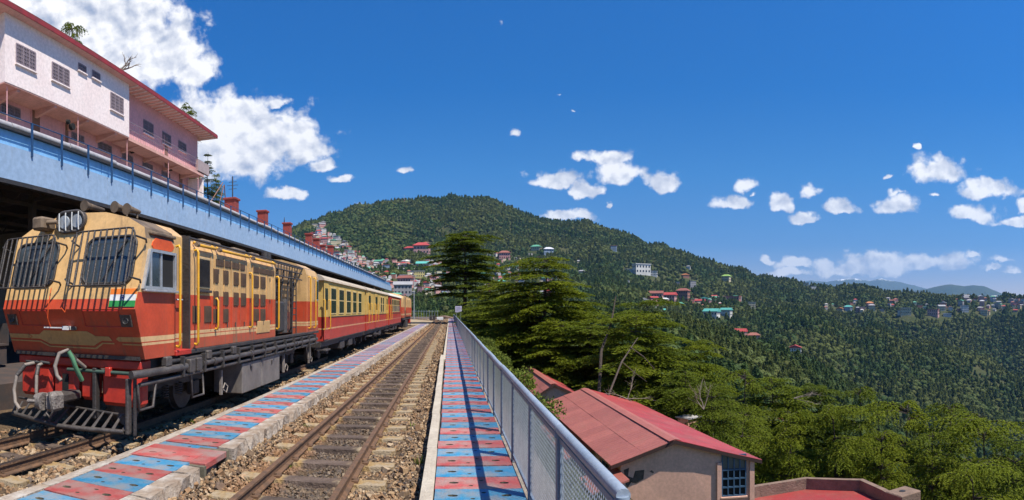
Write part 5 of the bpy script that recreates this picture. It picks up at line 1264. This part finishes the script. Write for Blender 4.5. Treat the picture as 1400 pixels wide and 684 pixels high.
zm = zt-(zt-zb2)*.36
for z in (zb2, zb2+(zm-zb2)*.33, zb2+(zm-zb2)*.66, zm, zt): onw(ua-.02, ub+.02, z-.025, z+.025, .021, .072, 'glazing_bar', m_wblue, wn_)
onw(ua+.03, ub-.03, zm+.03, zt-.03, .02, .03, 'pane', glass('upper_pane', (.10,.11,.12), .3), wn_)
onw(ua-.05, ub+.05, zb2-.07, zb2-.026, .0, .13, 'sill', m_plk, wn_)
for (xa, ya, xb, yb, pts) in ((853,640,881,668,[(0,.1),(.25,.0),(.2,.4),(.45,.5),(.55,.15),(1,.1),(.95,.55),(.6,.75),(.35,.7),(.15,1),(.05,.6)]),(911,633,923,643,[(.2,0),(.5,.1),(.6,.5),(1,.7),(.7,1),(.2,.8),(0,.7)]),(888,641,897,648,[(0,.5),(.5,.2),(1,.4),(.5,.9)])):
    u0, u1 = uat(xa), uat(xb); z0, z1 = zatw(xb, yb), zatw(xa, ya); m_ = MB(); vs = []
    for d in (.001, .012):
        for a, c in pts: p = w0+du*(u0+(u1-u0)*a)+nrm*d; vs.append((p.x-o3.x, p.y-o3.y, z1+(z0-z1)*c-o3.z))
    k = len(pts); m_.add(vs, [tuple(range(k)), tuple(range(k, 2*k))]+[(i,(i+1)%k,k+(i+1)%k,k+i) for i in range(k)]); m_.build('flaked_patch', m_peel, h1)
# side windows in shade, with the lean-to roofs
for yy in (19.6, 22.0, 24.6, 27.2):
    b = MB(); xw = w0.x-o3.x; b.box(xw-.03,xw+.01,yy-o3.y,yy+1.1-o3.y,-4.9-o3.z,-3.8-o3.z); f_ = b.build('window', m_void, h1)
    b = MB()
    for q in range(4): b.box(xw-.06,xw-.03,yy+q*.36-.02-o3.y,yy+q*.36+.02-o3.y,-4.9-o3.z,-3.8-o3.z)
    b.build('mullion', m_wblue, f_)
for ya, yb in ((21.4, 27.6), (17.2, 18.9)):
    m_ = MB(); m_.loft([[(5.45-o3.x,y-o3.y,-3.62-o3.z),(4.25-o3.x,y-o3.y,-3.95-o3.z),(4.25-o3.x,y-o3.y,-4.0-o3.z),(5.45-o3.x,y-o3.y,-3.68-o3.z)] for y in (ya, yb)]); m_.build('lean_to_roof', m_rs, h1)
h2, *_ = gable_house('red_roof_house', 'smaller gabled house with bright red ridge just beyond the large one', 'red roofed houses below the fence',
    (4.7,33.2),(7.7,32.6),(5.95,32.9),(4.7,44.2),(7.7,43.8),(5.9,44), -3.45, -2.62, -7.5, 10, (m_rs, m_rr))
h3, *_ = gable_house('red_roof_house', 'low far shed with orange red roof at the foot of the cedars', 'red roofed houses below the fence',
    (5.2,46.5),(8.4,46.2),(6.9,46.4),(5.2,51),(8.4,50.8),(6.9,51), -3.55, -3.0, -7.5, 4, (m_rr, m_rr))
# walled red terrace roof, bottom right
A = [(9.4,14.6),(10.6,22.9),(13.4,23.2),(16.0,23.0),(18.0,21.1),(17.75,19.2),(17.2,16.9),(16.6,14.4)]
fb = empty('flat_roof_building', (13.5,18.5,-11), 0, 'red painted flat roof with a brown concrete parapet at the bottom right', 'building')
sub = lambda p, z: (p[0]-13.5, p[1]-18.5, z+11)
b = MB(); n = len(A); b.loft([[sub(p,-12) for p in A],[sub(p,-6.95) for p in A]]); b.build('wall', m_plk, fb)
b = MB(); ins_ = [(13.5+(p[0]-13.5)*.985, 18.5+(p[1]-18.5)*.985) for p in A]; b.loft([[sub(p,-6.948) for p in ins_],[sub(p,-6.90) for p in ins_]]); b.build('roof', m_rr, fb)
m_par = M('parapet_concrete', (.24,.16,.12), (.17,.115,.085), s=2, rough=.95, bump=.3, bs=12, dirt=(.12,.09,.07), dirt_amt=.4, dirt_s=2, dirt_stretch=(1,1,1))  # brown concrete, its colour darkened for the parapet's shade side
for i in range(1, n-1):
    p, q = Vector(A[i]), Vector(A[i+1]); d = (q-p).normalized(); nn_ = Vector((d.y, -d.x)); q2 = q+d*.0
    b = MB(); c = [p, q2, q2-nn_*-.26, p-nn_*-.26]; c = [p+nn_*.0, q2+nn_*.0, q2+nn_*.26, p+nn_*.26]
    b.loft([[sub(k_,-6.97) for k_ in c],[sub(k_,-6.39-.004*(i%2)) for k_ in c]]); b.build('parapet', m_par, fb)
p = px(1236, 676, 25.2); b = MB(); b.box(p.x-.65-13.5,p.x+.55-13.5,p.y-.5-18.5,p.y+.5-18.5,3.9,p.z+.15+11,.04); cb = b.build('tank_box', m_par, fb)
b = MB(); b.cyl((p.x-13.5-.1,p.y-18.5,p.z+.155+11),(p.x-13.5-.1,p.y-18.5,p.z+.17+11),.14,n=10); b.build('lid', m_blk, cb)
# small white-roofed shed between the trees
p = px(942, 566, 33); sh = empty('shed', (p.x,p.y,p.z-2), .4, 'small pale roofed shed half hidden among the trees', 'shed'); b = MB(); b.box(-.5,.5,-.4,.4,0,1.8); b.build('wall', m_plk, sh); b = MB(); b.box(-.6,.6,-.5,.5,1.8,1.86); b.build('roof', m_crf, sh)
# ---------------------------------------------------------------- deodar cedars
bark = M('cedar_bark', (.075,.055,.042), (.045,.034,.028), s=3, rough=1, bump=.5, bs=14, stretch=(1,1,.25))
dead = M('dead_wood', (.30,.25,.20), (.20,.16,.13), s=4, rough=.95, bump=.3)
def cedmat(name, c, c2, c3):
    mt = leafmat(name, c, c2, c3, .35, inst=False, trans=.38)
    return mt
m_ced = cedmat('cedar_needles', (.125,.165,.012), (.19,.215,.014), (.09,.125,.014))
m_ced3 = cedmat('cedar_needles_olive', (.17,.21,.016), (.22,.25,.018), (.13,.165,.016))
m_ced2 = cedmat('cedar_needles_dark', (.07,.10,.018), (.11,.14,.018), (.05,.075,.015))  # darker needles; in the back rank they paint shaded gaps between crowns
def cedar_mesh(h, spread, nbr, seed, top='flat', z0=.25, leaf=.15, dens=1.0, lean=0.0, asym=(1,0), mats=None, tier=.0, droop=.26):
    """trunk, limbs and plates of short needle sprays; returns crown and trunk meshes"""
    g = np.random.default_rng(seed); tb = MB()
    tx = lambda z: lean*(z/h)**1.6*h
    pts = [(tx(h*u)+.12*math.sin(u*9+seed), .12*math.cos(u*7+seed)-.12*math.cos(seed)*0, h*u) for u in np.linspace(0, .985, 14)]
    tb.tube(pts, [max(.03, .021*h*(1-u)**.9+.01) for u in np.linspace(0, 1, 14)], 8)
    C = []; D = []; S = []
    ntier = max(5, int(nbr/9)); tz = z0+(1-z0)*((np.arange(ntier)+.5+.55*(g.random(ntier)-.5))/ntier)**.9
    for i in range(nbr):
        u = tz[i % ntier]+g.normal(0, .008); u = min(.985, max(z0*.9, u))
        if top == 'flat': prof = .62+.38*math.sin(min(1, (u-z0)/(1-z0)*1.15+.25)*2.6) if u < .9 else (.62 if u < .965 else .36)
        elif top == 'full': prof = (.62+.38*math.sin(PI*min(1, (u-z0)/(1-z0)*.62+.22))) if u < .97 else .6
        elif top == 'dome': prof = math.sqrt(max(.05, 1-((u-z0)/(1-z0)*.93)**2.2))
        else: prof = (1-(u-z0)/(1-z0))**.7+.12
        a = i*2.39996+g.normal(0, .35); L = spread*prof*(.42+.66*g.random()); L *= 1+asym[1]*math.cos(a-asym[0]*0)
        if L < .5: L = .5
        base = Vector((tx(h*u), 0, h*u)); dr = Vector((math.cos(a), math.sin(a), 0)); rise = .10+.18*g.random()+(.25 if u > .88 else 0)
        f = lambda t_: base+dr*(L*t_)+Vector((0, 0, L*(rise*t_-(rise*.55+.10)*t_*t_*1.3)))
        tb.tube([f(t_) for t_ in (0, .3, .6, .85)], [.011*L+.012, .008*L+.01, .005*L+.006, .003*L+.004], 4, False)
        nsub = max(5, int(L*(3.1 if droop > .4 else 3.9)*dens))
        sd = Vector((-dr.y, dr.x, 0))
        for j in range(nsub):
            t_ = .16+.84*(j+g.random()*.6)/nsub; p = f(min(1, t_)); s_ = 1 if j % 2 else -1
            l = (.34*L*(1.05-t_)**.7+.30)*(.7+.5*g.random()); dirn = (sd*s_*.85+dr*.55).normalized()
            nk = max(4, int(l/.085*dens))
            q = np.arange(nk)/max(1, nk-1); pos = np.array(p)[None]+np.array(dirn)[None]*(q*l)[:,None]; pos[:,2] -= (q**1.8)*l*droop-.03; pos += g.normal(0, .02, pos.shape)
            C.append(pos); D.append(np.repeat(np.array(dirn)[None], nk, 0)); S.append(np.full(nk, leaf*(.8+.5*g.random())))
    C = np.concatenate(C); D = np.concatenate(D); S = np.concatenate(S); m_ = 4
    C = np.repeat(C, m_, 0)+g.normal(0, leaf*.36, (len(C)*m_, 3))*np.array([1,1,.24]); D = np.repeat(D, m_, 0); S = np.repeat(S, m_)*(.65+.7*g.random(len(C)))
    D = D+g.normal(0, .60, D.shape)*np.array([1,1,.3])+np.array([0,0,-.15 if droop > .4 else .03]); D /= np.linalg.norm(D, axis=1)[:,None]
    W = np.cross(D, np.array([0,0,1])+g.normal(0,.45,D.shape)); W /= np.linalg.norm(W, axis=1)[:,None]
    a_ = C-W*S[:,None]*.26; b_ = C+W*S[:,None]*.26; c_ = C+D*S[:,None]*1.15+np.array([0,0,-.12])*S[:,None]
    V = np.stack([a_, b_, c_], 1).reshape(-1, 3); n = len(C)
    mi = None
    return npmesh('crown', V, np.arange(3*n).reshape(n, 3), mats or m_ced), tb.mesh('trunk', bark), n
_ck = {}
def cedar(key, x, y, z, rz, sc_, label, group='deodar cedars on the slope below the station', name='cedar_tree', zs=1.0):
    e = empty(name, (x, y, z), rz, label, 'tree', group); e.scale = (sc_, sc_, sc_*zs); cm, tm, n = KIND[key]
    link('trunk', tm, e); link('crown', cm, e); return e
KIND = {'tall': cedar_mesh(18, 5.6, 112, 3, 'full', .44, .21, droop=.2), 'broad': cedar_mesh(15, 6.5, 150, 8, 'flat', .22, .17, asym=(0,.3)), 'wide': cedar_mesh(14, 6.0, 150, 21, 'dome', .2, .16),
        'layer': cedar_mesh(13, 5.2, 130, 33, 'flat', .2, .15, lean=.05), 'lean': cedar_mesh(13, 4.6, 66, 41, 'flat', .45, .16, lean=.28), 'cone': cedar_mesh(12, 3.6, 85, 52, 'cone', .15, .15, mats=m_ced2),
        'near': cedar_mesh(12, 5.2, 84, 63, 'dome', .25, .14, 1.15, droop=.55), 'near2': cedar_mesh(12, 5.8, 78, 71, 'flat', .3, .14, 1.15, asym=(0,.25), mats=m_ced3, droop=.5)}
def at(xp, ytop, r, key, hgt, rz, label, zs=1.0, **k):
    """cedar whose top shows at photo position xp, ytop when it stands r metres off; hgt is the kind's own height"""
    p = px(xp, ytop, r); gz = float(H(p.x, p.y))-.3
    if k.pop('bench', None): gz = -.3
    hh = p.z-gz; h0 = {'tall':18,'broad':15,'wide':14,'layer':13,'lean':13,'cone':12,'near':12,'near2':12}[key]
    s = k.pop('size', 1.0)*hh/h0
    w_ = k.pop('w', s)
    if key in ('near','near2') : w_ *= .80
    e = cedar(key, p.x, p.y, gz, rz, w_, label, zs=hh/h0/w_, **k); return e
at(636, 320, 74, 'tall', 0, .6, 'tallest flat topped cedar standing alone at the far end of the platform', w=.98)
at(747, 353, 47, 'broad', 0, 1.9, 'big broad cedar with spreading plates right of the tall lone cedar', w=.86)
at(690, 388, 56, 'wide', 0, .3, 'rounded cedar filling the gap between the tall and the broad cedar', w=.92)
at(772, 390, 50, 'layer', 0, 4.0, 'cedar close behind the broad one with boughs reaching right', w=.95)
at(838, 408, 40, 'lean', 0, .2, 'slender leaning cedar with a bent bare trunk top', w=.85)
at(868, 430, 37, 'wide', 0, 1.2, 'leafy green cedar right of the leaning one', w=.78)
at(905, 452, 39, 'layer', 0, 2.2, 'layered cedar above the ridge of the large red roof', w=.72)
at(806, 446, 43, 'wide', 0, 3.1, 'dark cedar low between the broad and leaning cedars', w=.8)
at(715, 418, 66, 'broad', 0, 3.7, 'farther cedar showing behind the rounded one', w=.7)
at(668, 404, 70, 'wide', 0, 5.0, 'cedar beside the lone tall one, behind the fence', w=.7)
at(950, 466, 47, 'broad', 0, 5.5, 'flat cedar plate standing out over the wooded valley', w=.55)
at(935, 508, 34, 'layer', 0, .9, 'low cedar just behind the far right eave of the large house', w=.6)
at(975, 522, 31, 'near', 0, 1.5, 'bushy cedar with bare twigs right of the large red roof', w=.62)
at(1018, 505, 38, 'near2', 0, 2.6, 'cedar with a small round top above the front gable', w=.78)
at(1062, 514, 42, 'layer', 0, 3.3, 'cedar with one long bough stretching right', w=.80)
at(1110, 528, 44, 'broad', 0, .4, 'dense cedar left of the group at the lower right', w=.66)
at(1175, 530, 40, 'near', 0, 4.4, 'pointed cedar rising over the flat red roof', w=.80)
at(1140, 548, 33, 'near2', 0, 5.1, 'cedar in front of the dense one near the parapet', w=.66)
at(1240, 548, 36, 'near2', 0, 2.0, 'spreading cedar behind the tank box', w=.86)
at(1300, 552, 35, 'near', 0, .1, 'broad leafy cedar right of the spreading one', w=.92)
at(1345, 560, 31, 'near2', 0, 3.6, 'cedar with drooping bright boughs at the right edge', w=.85)
at(1388, 598, 26, 'near', 0, 1.1, 'cedar cut by the right edge of the view', w=.75)
at(1275, 590, 29, 'near', 0, 2.9, 'nearest cedar low in the bottom right corner', w=.7)
at(1205, 590, 31, 'near2', 0, .7, 'low cedar directly behind the parapet corner', w=.5)
at(1080, 560, 32, 'near', 0, 5.9, 'shaded cedar right of the blue framed window', w=.62)
at(1330, 625, 24, 'near2', 0, 4.9, 'lowest cedar at the bottom right corner', w=.6)
at(1420, 570, 34, 'near2', 0, .5, 'cedar just beyond the right edge of the view', w=.8)
at(1015, 560, 33, 'near2', 0, 3.9, 'dark cedar between the large roof and the lower right group', w=.6)
at(890, 500, 48, 'cone', 0, 1.0, 'dark pointed cedar half hidden behind the layered one', w=.9)
at(840, 475, 52, 'cone', 0, 2.0, 'dark pointed cedar behind the leaning trunk', w=.9)
at(745, 455, 62, 'wide', 0, 2.0, 'dark rounded cedar behind the foot of the broad cedar', w=.7)
at(700, 470, 60, 'wide', 0, 2.4, 'dark rounded cedar in the shade near the far shed', w=.65)
at(790, 480, 55, 'cone', 0, 2.9, 'dark pointed cedar in shade above the smaller red roof', w=1.0)
at(655, 432, 84, 'wide', 0, 1.4, 'small far cedar just right of the fence end', w=.6)
at(680, 440, 66, 'layer', 0, .4, 'cedar low behind the fence near its far end', w=.55)
at(652, 420, 62, 'wide', 0, 2.2, 'dark low cedar hugging the far part of the fence', w=.6)
at(700, 402, 52, 'layer', 0, 1.1, 'cedar in front of the rounded one, left of the broad cedar', w=.8)
at(725, 430, 50, 'wide', 0, 4.2, 'dense dark cedar under the left boughs of the broad cedar', w=.75)
at(770, 440, 44, 'wide', 0, 5.2, 'dense cedar filling the foot of the broad cedar right side', w=.7)
at(820, 430, 46, 'broad', 0, 3.3, 'green cedar behind the leaning trunk, flat crown', w=.6)
at(742, 480, 44, 'cone', 0, .5, 'dark pointed cedar right behind the smaller red roof', w=1.0)
at(800, 500, 42, 'cone', 0, 1.5, 'dark pointed cedar above the ridge of the large red roof', w=1.0)
# second rank down the slope so the ground does not show
k = 0
spots = [(960,585,52),(1000,548,60),(1050,556,58),(1100,566,62),(1150,560,58),(1200,566,56),(1250,572,54),(1310,580,52),(1370,590,50),(1120,585,48),(1180,600,46),(1240,610,45),(1300,620,43),(1360,640,40),(1400,650,36),(930,530,58),(880,505,66),(1040,590,44),(980,560,46)]
for i, (xp, yt, r) in enumerate(spots):
    at(xp, yt, r, 'cone', 0, R.uniform(0,6), 'dark cedar crown in the back rank down the slope', group='back rank of cedars down the slope', w=R.uniform(.7,.95))
# trees above the pink building
def hillt(xp, yt, r, key, w_, label, zb):
    p = px(xp, yt, r); h0 = {'tall':18,'broad':15,'wide':14,'layer':13,'lean':13,'cone':12,'near':12,'near2':12}[key]; hh = p.z-zb
    return cedar(key, p.x, p.y, zb, R.uniform(0,6), w_, label, group='trees behind the pink building', zs=hh/h0/w_)
hillt(98, 30, 42, 'near', .42, 'rounded tree top showing over the roof of the pink building', 9)
hillt(257, 143, 60, 'layer', .4, 'cedar boughs showing under the far eave of the pink building', 9)
hillt(284, 207, 48, 'cone', .36, 'small tiered cedar at the far end of the pink building', 8.6)
hillt(296, 238, 50, 'near', .16, 'low green bush at the foot of the small tiered cedar', 8.6)
# bare branches
def dead_branch(p0, dirs, ln, seed, label, r0=.06, grp=None, nm='dead_branch'):
    g = random.Random(seed); b = MB()
    def grow(p, d, l, r, dep):
        pts = [p]; q = Vector(p); d = Vector(d).normalized()
        for i in range(4): d = (d+Vector((g.uniform(-.3,.3), g.uniform(-.3,.3), g.uniform(-.2,.25)))).normalized(); q = q+d*l/4; pts.append(q.copy())
        b.tube(pts, [r*(1-.17*i) for i in range(5)], 5)
        if dep:
            for i in range(3): grow(pts[1+i], d+Vector((g.uniform(-1,1), g.uniform(-1,1), g.uniform(-.3,.7))), l*.55, r*.5, dep-1)
    for d in dirs: grow(Vector((0,0,0)), d, ln, r0, 2)
    o = b.build(nm, dead); o.location = p0; tag(o, label, 'branch', grp); return o
dead_branch(px(163, 97, 36), [(-.2,.3,.1),(.7,.2,.7),(.9,.2,.15)], 1.1, 3, 'crooked bare branch sticking up behind the pink building roof', .07)
dead_branch(px(858, 546, 31), [(.2,.1,.5),(-.6,0,.2),(.8,0,.1),(.5,.2,-.3)], 1.3, 5, 'tangle of bare dead twigs above the roof of the large house', .025)
dead_branch(px(962, 560, 28), [(-.4,0,.9),(.6,0,.8),(.1,0,1)], 1.2, 8, 'bare dead branches right of the large red roof', .025)
dead_branch(px(1085, 545, 36), [(.9,0,.35),(.9,0,.1),(.7,0,-.3)], 1.6, 9, 'bare white branch sticking out of the cedars in mid right', .025)
p = px(818, 555, 33); b = MB(); q = px(842, 405, 38); m1 = px(822, 480, 35); b.tube([p+Vector((0,0,-3)), p, m1, px(836,440,37), q], [.13,.11,.09,.06,.03], 7); m2 = px(886, 452, 36); tl = b.build('bare_trunk', bark); tag(tl, 'long bent bare trunk leaning among the cedars', 'tree trunk')
b = MB(); b.tube([px(828,560,30)+Vector((0,0,-3)), px(832,540,31), px(850,495,32), px(872,462,33)], [.07,.06,.05,.02], 7); b.tube([px(850,495,32), px(868,510,32), px(884,522,32)], [.025,.02,.012], 5); b.tube([px(862,475,32.5), px(880,488,32.5), px(895,505,32.5)], [.03,.025,.015], 5); tag(b.build('bare_trunk', M('grey_dead_bark', (.13,.10,.08), (.08,.06,.05), s=4, rough=1)), 'grey leaning bare trunk with broken side limbs', 'tree trunk')
# undergrowth beside the fence, in the far yard and below the trees
def shrub_mesh(n, sx, sy_, sz, leaf, seed, mat):
    g = np.random.default_rng(seed); c = g.normal(0, 1, (n, 3)); c /= np.linalg.norm(c, axis=1)[:,None]; c *= (g.random((n,1))**.35); lump = 1+.25*np.sin(c[:,0]*5+seed)*np.cos(c[:,1]*4)
    c *= np.array([sx, sy_, sz])*lump[:,None]; c[:,2] = np.abs(c[:,2]); D = g.normal(0,1,(n,3)); D[:,2] += .5; D /= np.linalg.norm(D,axis=1)[:,None]; W = np.cross(D, g.normal(0,1,(n,3))); W /= np.linalg.norm(W,axis=1)[:,None]; s = leaf*(.6+.8*g.random((n,1)))
    V = np.stack([c-W*s*.4, c+W*s*.4, c+D*s], 1).reshape(-1,3); return npmesh('foliage', V, np.arange(3*n).reshape(n,3), mat)
m_shr = leafmat('shrub_leaves', (.10,.14,.02), (.18,.20,.03), (.07,.10,.02), 1.2, inst=False)
shm = [shrub_mesh(1800, .9, 1.0, .8, .10, 3, m_shr), shrub_mesh(1800, 1.1, .8, 1.0, .11, 5, m_shr)]
for i in range(26):
    y = 14+i*3.4+R.uniform(-1,1); x = 1.6+R.uniform(0,.8); o = link('shrub', shm[i%2], None, (x, y, -1.0-.010*i+R.uniform(-.2,.2))); o.rotation_euler.z = R.uniform(0,6); s_ = R.uniform(.55,.95); o.scale = (s_,s_,s_)
    tag(o, 'leafy shrub growing up against the outside of the fence', 'shrub', 'shrubs along the outside of the fence')
shb = [shrub_mesh(1500, 1.6, 1.6, 1.5, .24, 7, m_shr), shrub_mesh(1500, 1.8, 1.4, 1.9, .26, 9, LM_con2)]
for i in range(16):
    xp = 565+i*4.2; r = R.uniform(112, 124); p = px(xp, 430, r); o = link('shrub', shb[i%2], None, (p.x, p.y, -.6)); s_ = R.uniform(.5,1.05); o.scale = (s_,s_,s_*1.1)
    tag(o, 'green shrub in the row closing the far end of the yard', 'shrub', 'shrubs at the far end of the yard')
gx = MB()
# slope undergrowth as one mass
def undergrowth():
    n = 42000; x = 2.2+70*rng.random(n)**1.15; y = 6+120*rng.random(n); z = H(x, y)
    keep = ~((x > 4.2) & (x < 10.2) & (y > 16.5) & (y < 52)) & ~((x > 9) & (x < 18.4) & (y > 14) & (y < 23.6)); x = x[keep]; y = y[keep]; z = z[keep]; n = len(x)
    c = np.stack([x, y, z+rng.random(n)*.9], 1); D = rng.normal(0,1,(n,3)); D[:,2] += .6; D /= np.linalg.norm(D,axis=1)[:,None]; W = np.cross(D, rng.normal(0,1,(n,3))); W /= np.linalg.norm(W,axis=1)[:,None]; s = (.12+.5*rng.random((n,1)))*np.clip(np.hypot(x, y)[:,None]/45, .2, 1)
    V = np.stack([c-W*s*.4, c+W*s*.4, c+D*s], 1).reshape(-1,3); tag(link('undergrowth', npmesh('undergrowth', V, np.arange(3*n).reshape(n,3), leafmat('undergrowth', (.05,.07,.018), (.09,.10,.025), (.035,.05,.015), .2, inst=False))), kind='stuff')
undergrowth()
# weeds between the stones
def weed(x, y, z, s, seed, label):
    g = np.random.default_rng(seed); n = 26; a = g.random(n)*6.28; V = []
    for k in range(n):
        d = np.array([math.cos(a[k]), math.sin(a[k]), .9+g.random()]); d /= np.linalg.norm(d); b0 = np.array([g.normal(0,.02), g.normal(0,.02), 0]); w_ = np.array([-math.sin(a[k]), math.cos(a[k]), 0])*.010; l = s*(.5+.6*g.random()); V += [b0-w_, b0+w_, b0+d*l]
    o = link('weed', npmesh('weed', np.array(V), np.arange(3*n).reshape(n,3), m_shr), None, (x, y, z)); tag(o, label, 'weed', 'small weeds in the ballast')
for i, (xp, yp) in enumerate(((572,636),(418,585),(345,608),(566,584),(262,578),(395,640))):
    r = 1.76*F/(yp-Y0); p = px(xp, yp, r); weed(p.x, p.y, -.17, .10 if i else .16, i, 'small green weed %s' % ('beside the right kerb near the bottom','between the rails of the middle track','by the broken kerb of the left platform','low beside the right kerb further on','under the loco side by the white edge','outside the left rail of the middle track')[i])
# ---------------------------------------------------------------- far end of the yard
m_pole = M('pole_grey', (.30,.33,.34), s=4, rough=.6)
p = px(566, 434, 104); e = empty('lamp_post', (p.x, p.y, -.2), 0, 'tall slim grey lamp post at the far end of the yard', 'lamp post')
b = MB(); b.cyl((0,0,0),(0,0,7.8),.10,.06,8); b.build('pole', m_pole, e); b = MB(); b.box(-.5,.5,-.08,.08,7.8,7.92,.02); b.build('lamp_head', m_pole, e)
p = px(631, 424, 98); e = empty('sign', (1.45, 98, -.9), -.02, 'small pale notice board standing past the fence end under the tall cedar', 'sign')
b = MB(); b.cyl((-.35,0,0),(-.35,0,3.0),.03,n=6); b.cyl((.35,0,0),(.35,0,3.0),.03,n=6); b.build('leg', m_pole, e)
b = MB(); b.box(-.55,.55,-.05,-.02,2.1,3.15,.01); bd = b.build('board', M('board_lilac', (.55,.50,.62), s=3, rough=.6), e)
for k in range(4): b = MB(); b.box(-.4,.4-.1*(k%2),-.056,-.052,2.3+k*.19,2.36+k*.19); b.build('text_line', M('board_print_%d' % k, (.12,.12,.25), rough=.7), bd)
m_fen = M('yard_fence_blue', (.16,.22,.27), s=3, rough=.6)
p = px(572, 432, 108)
yf_ = empty('yard_fence', (p.x, p.y, -.15), .0, 'blue grey metal fence across the far end of the yard left', 'fence')
for k in range(16):
    b = MB(); b.box(-4+k*.5,-3.93+k*.5,-.03,.03,0,1.7); b.build('post', m_fen, yf_)
for z in (.3, 1.5): b = MB(); b.box(-4.1,3.7,-.02,.02,z,z+.06); b.build('rail', m_fen, yf_)
# points lever and low stone heap near the crossing
for i, (xp, r, s_, lb_) in enumerate(((589,96,1.0,'dark points lever stand between the shrubs left'),(593.5,97,1.1,'dark points lever stand right beside the other'))):
    p = px(xp, 430, r); e = empty('points_lever', (p.x, p.y, -.15), 0, lb_, 'lever')
    b = MB(); b.box(-.22,.22,-.15,.15,0,.8*s_,.05); b.build('casing', m_blk, e); b = MB(); b.cyl((0,0,.7),(.12,0,1.5*s_),.04,n=6); b.build('lever', m_blk, e)
m_heap = M('rubble', (.32,.22,.17), (.22,.15,.12), s=1.5, rough=1, bump=.5)
b = MB()
for k in range(60):
    x = R.gauss(0,1.1); y = R.gauss(0,.6); s_ = R.uniform(.12,.3); z = max(0, .5-abs(x)*.25); b.box(x-s_,x+s_,y-s_,y+s_,z-s_*.6,z+s_*.6,.05)
o = b.build('rubble_heap', m_heap, None, (.2-1.2, 109, -.05)); tag(o, kind='stuff')
b = MB(); b.box(-15,1.0,111.2,111.8,-2.0,.28,.03); wl = b.build('end_wall', m_heap); tag(wl, 'low rubble wall closing the far end of the yard', 'wall')
b = MB(); b.box(-.55,.55,-.2,.2,0,.5,.03); bl = b.build('white_block', m_wh); bl.location = px(601.5, 433, 100); bl.location.z = -.12; tag(bl, 'small white painted block at the track end', 'block')
# road along the terrain at the tip of the spur
# ---------------------------------------------------------------- haze
hz = MB(); hz.box(-26000,26000,-4000,26000,-421.5,2600)
hmz = bpy.data.materials.new('haze'); hmz.use_nodes = True; hmz.node_tree.nodes.clear(); t = NT(hmz.node_tree)
pv = t.node('ShaderNodeVolumePrincipled'); pv.inputs['Color'].default_value = (.27,.56,1,1); pv.inputs['Density'].default_value = 3.2e-5; pv.inputs['Anisotropy'].default_value = .2
mo = t.node('ShaderNodeOutputMaterial'); t.link(pv.outputs[0], mo.inputs['Volume'])
tag(hz.build('haze', hmz), kind='stuff')
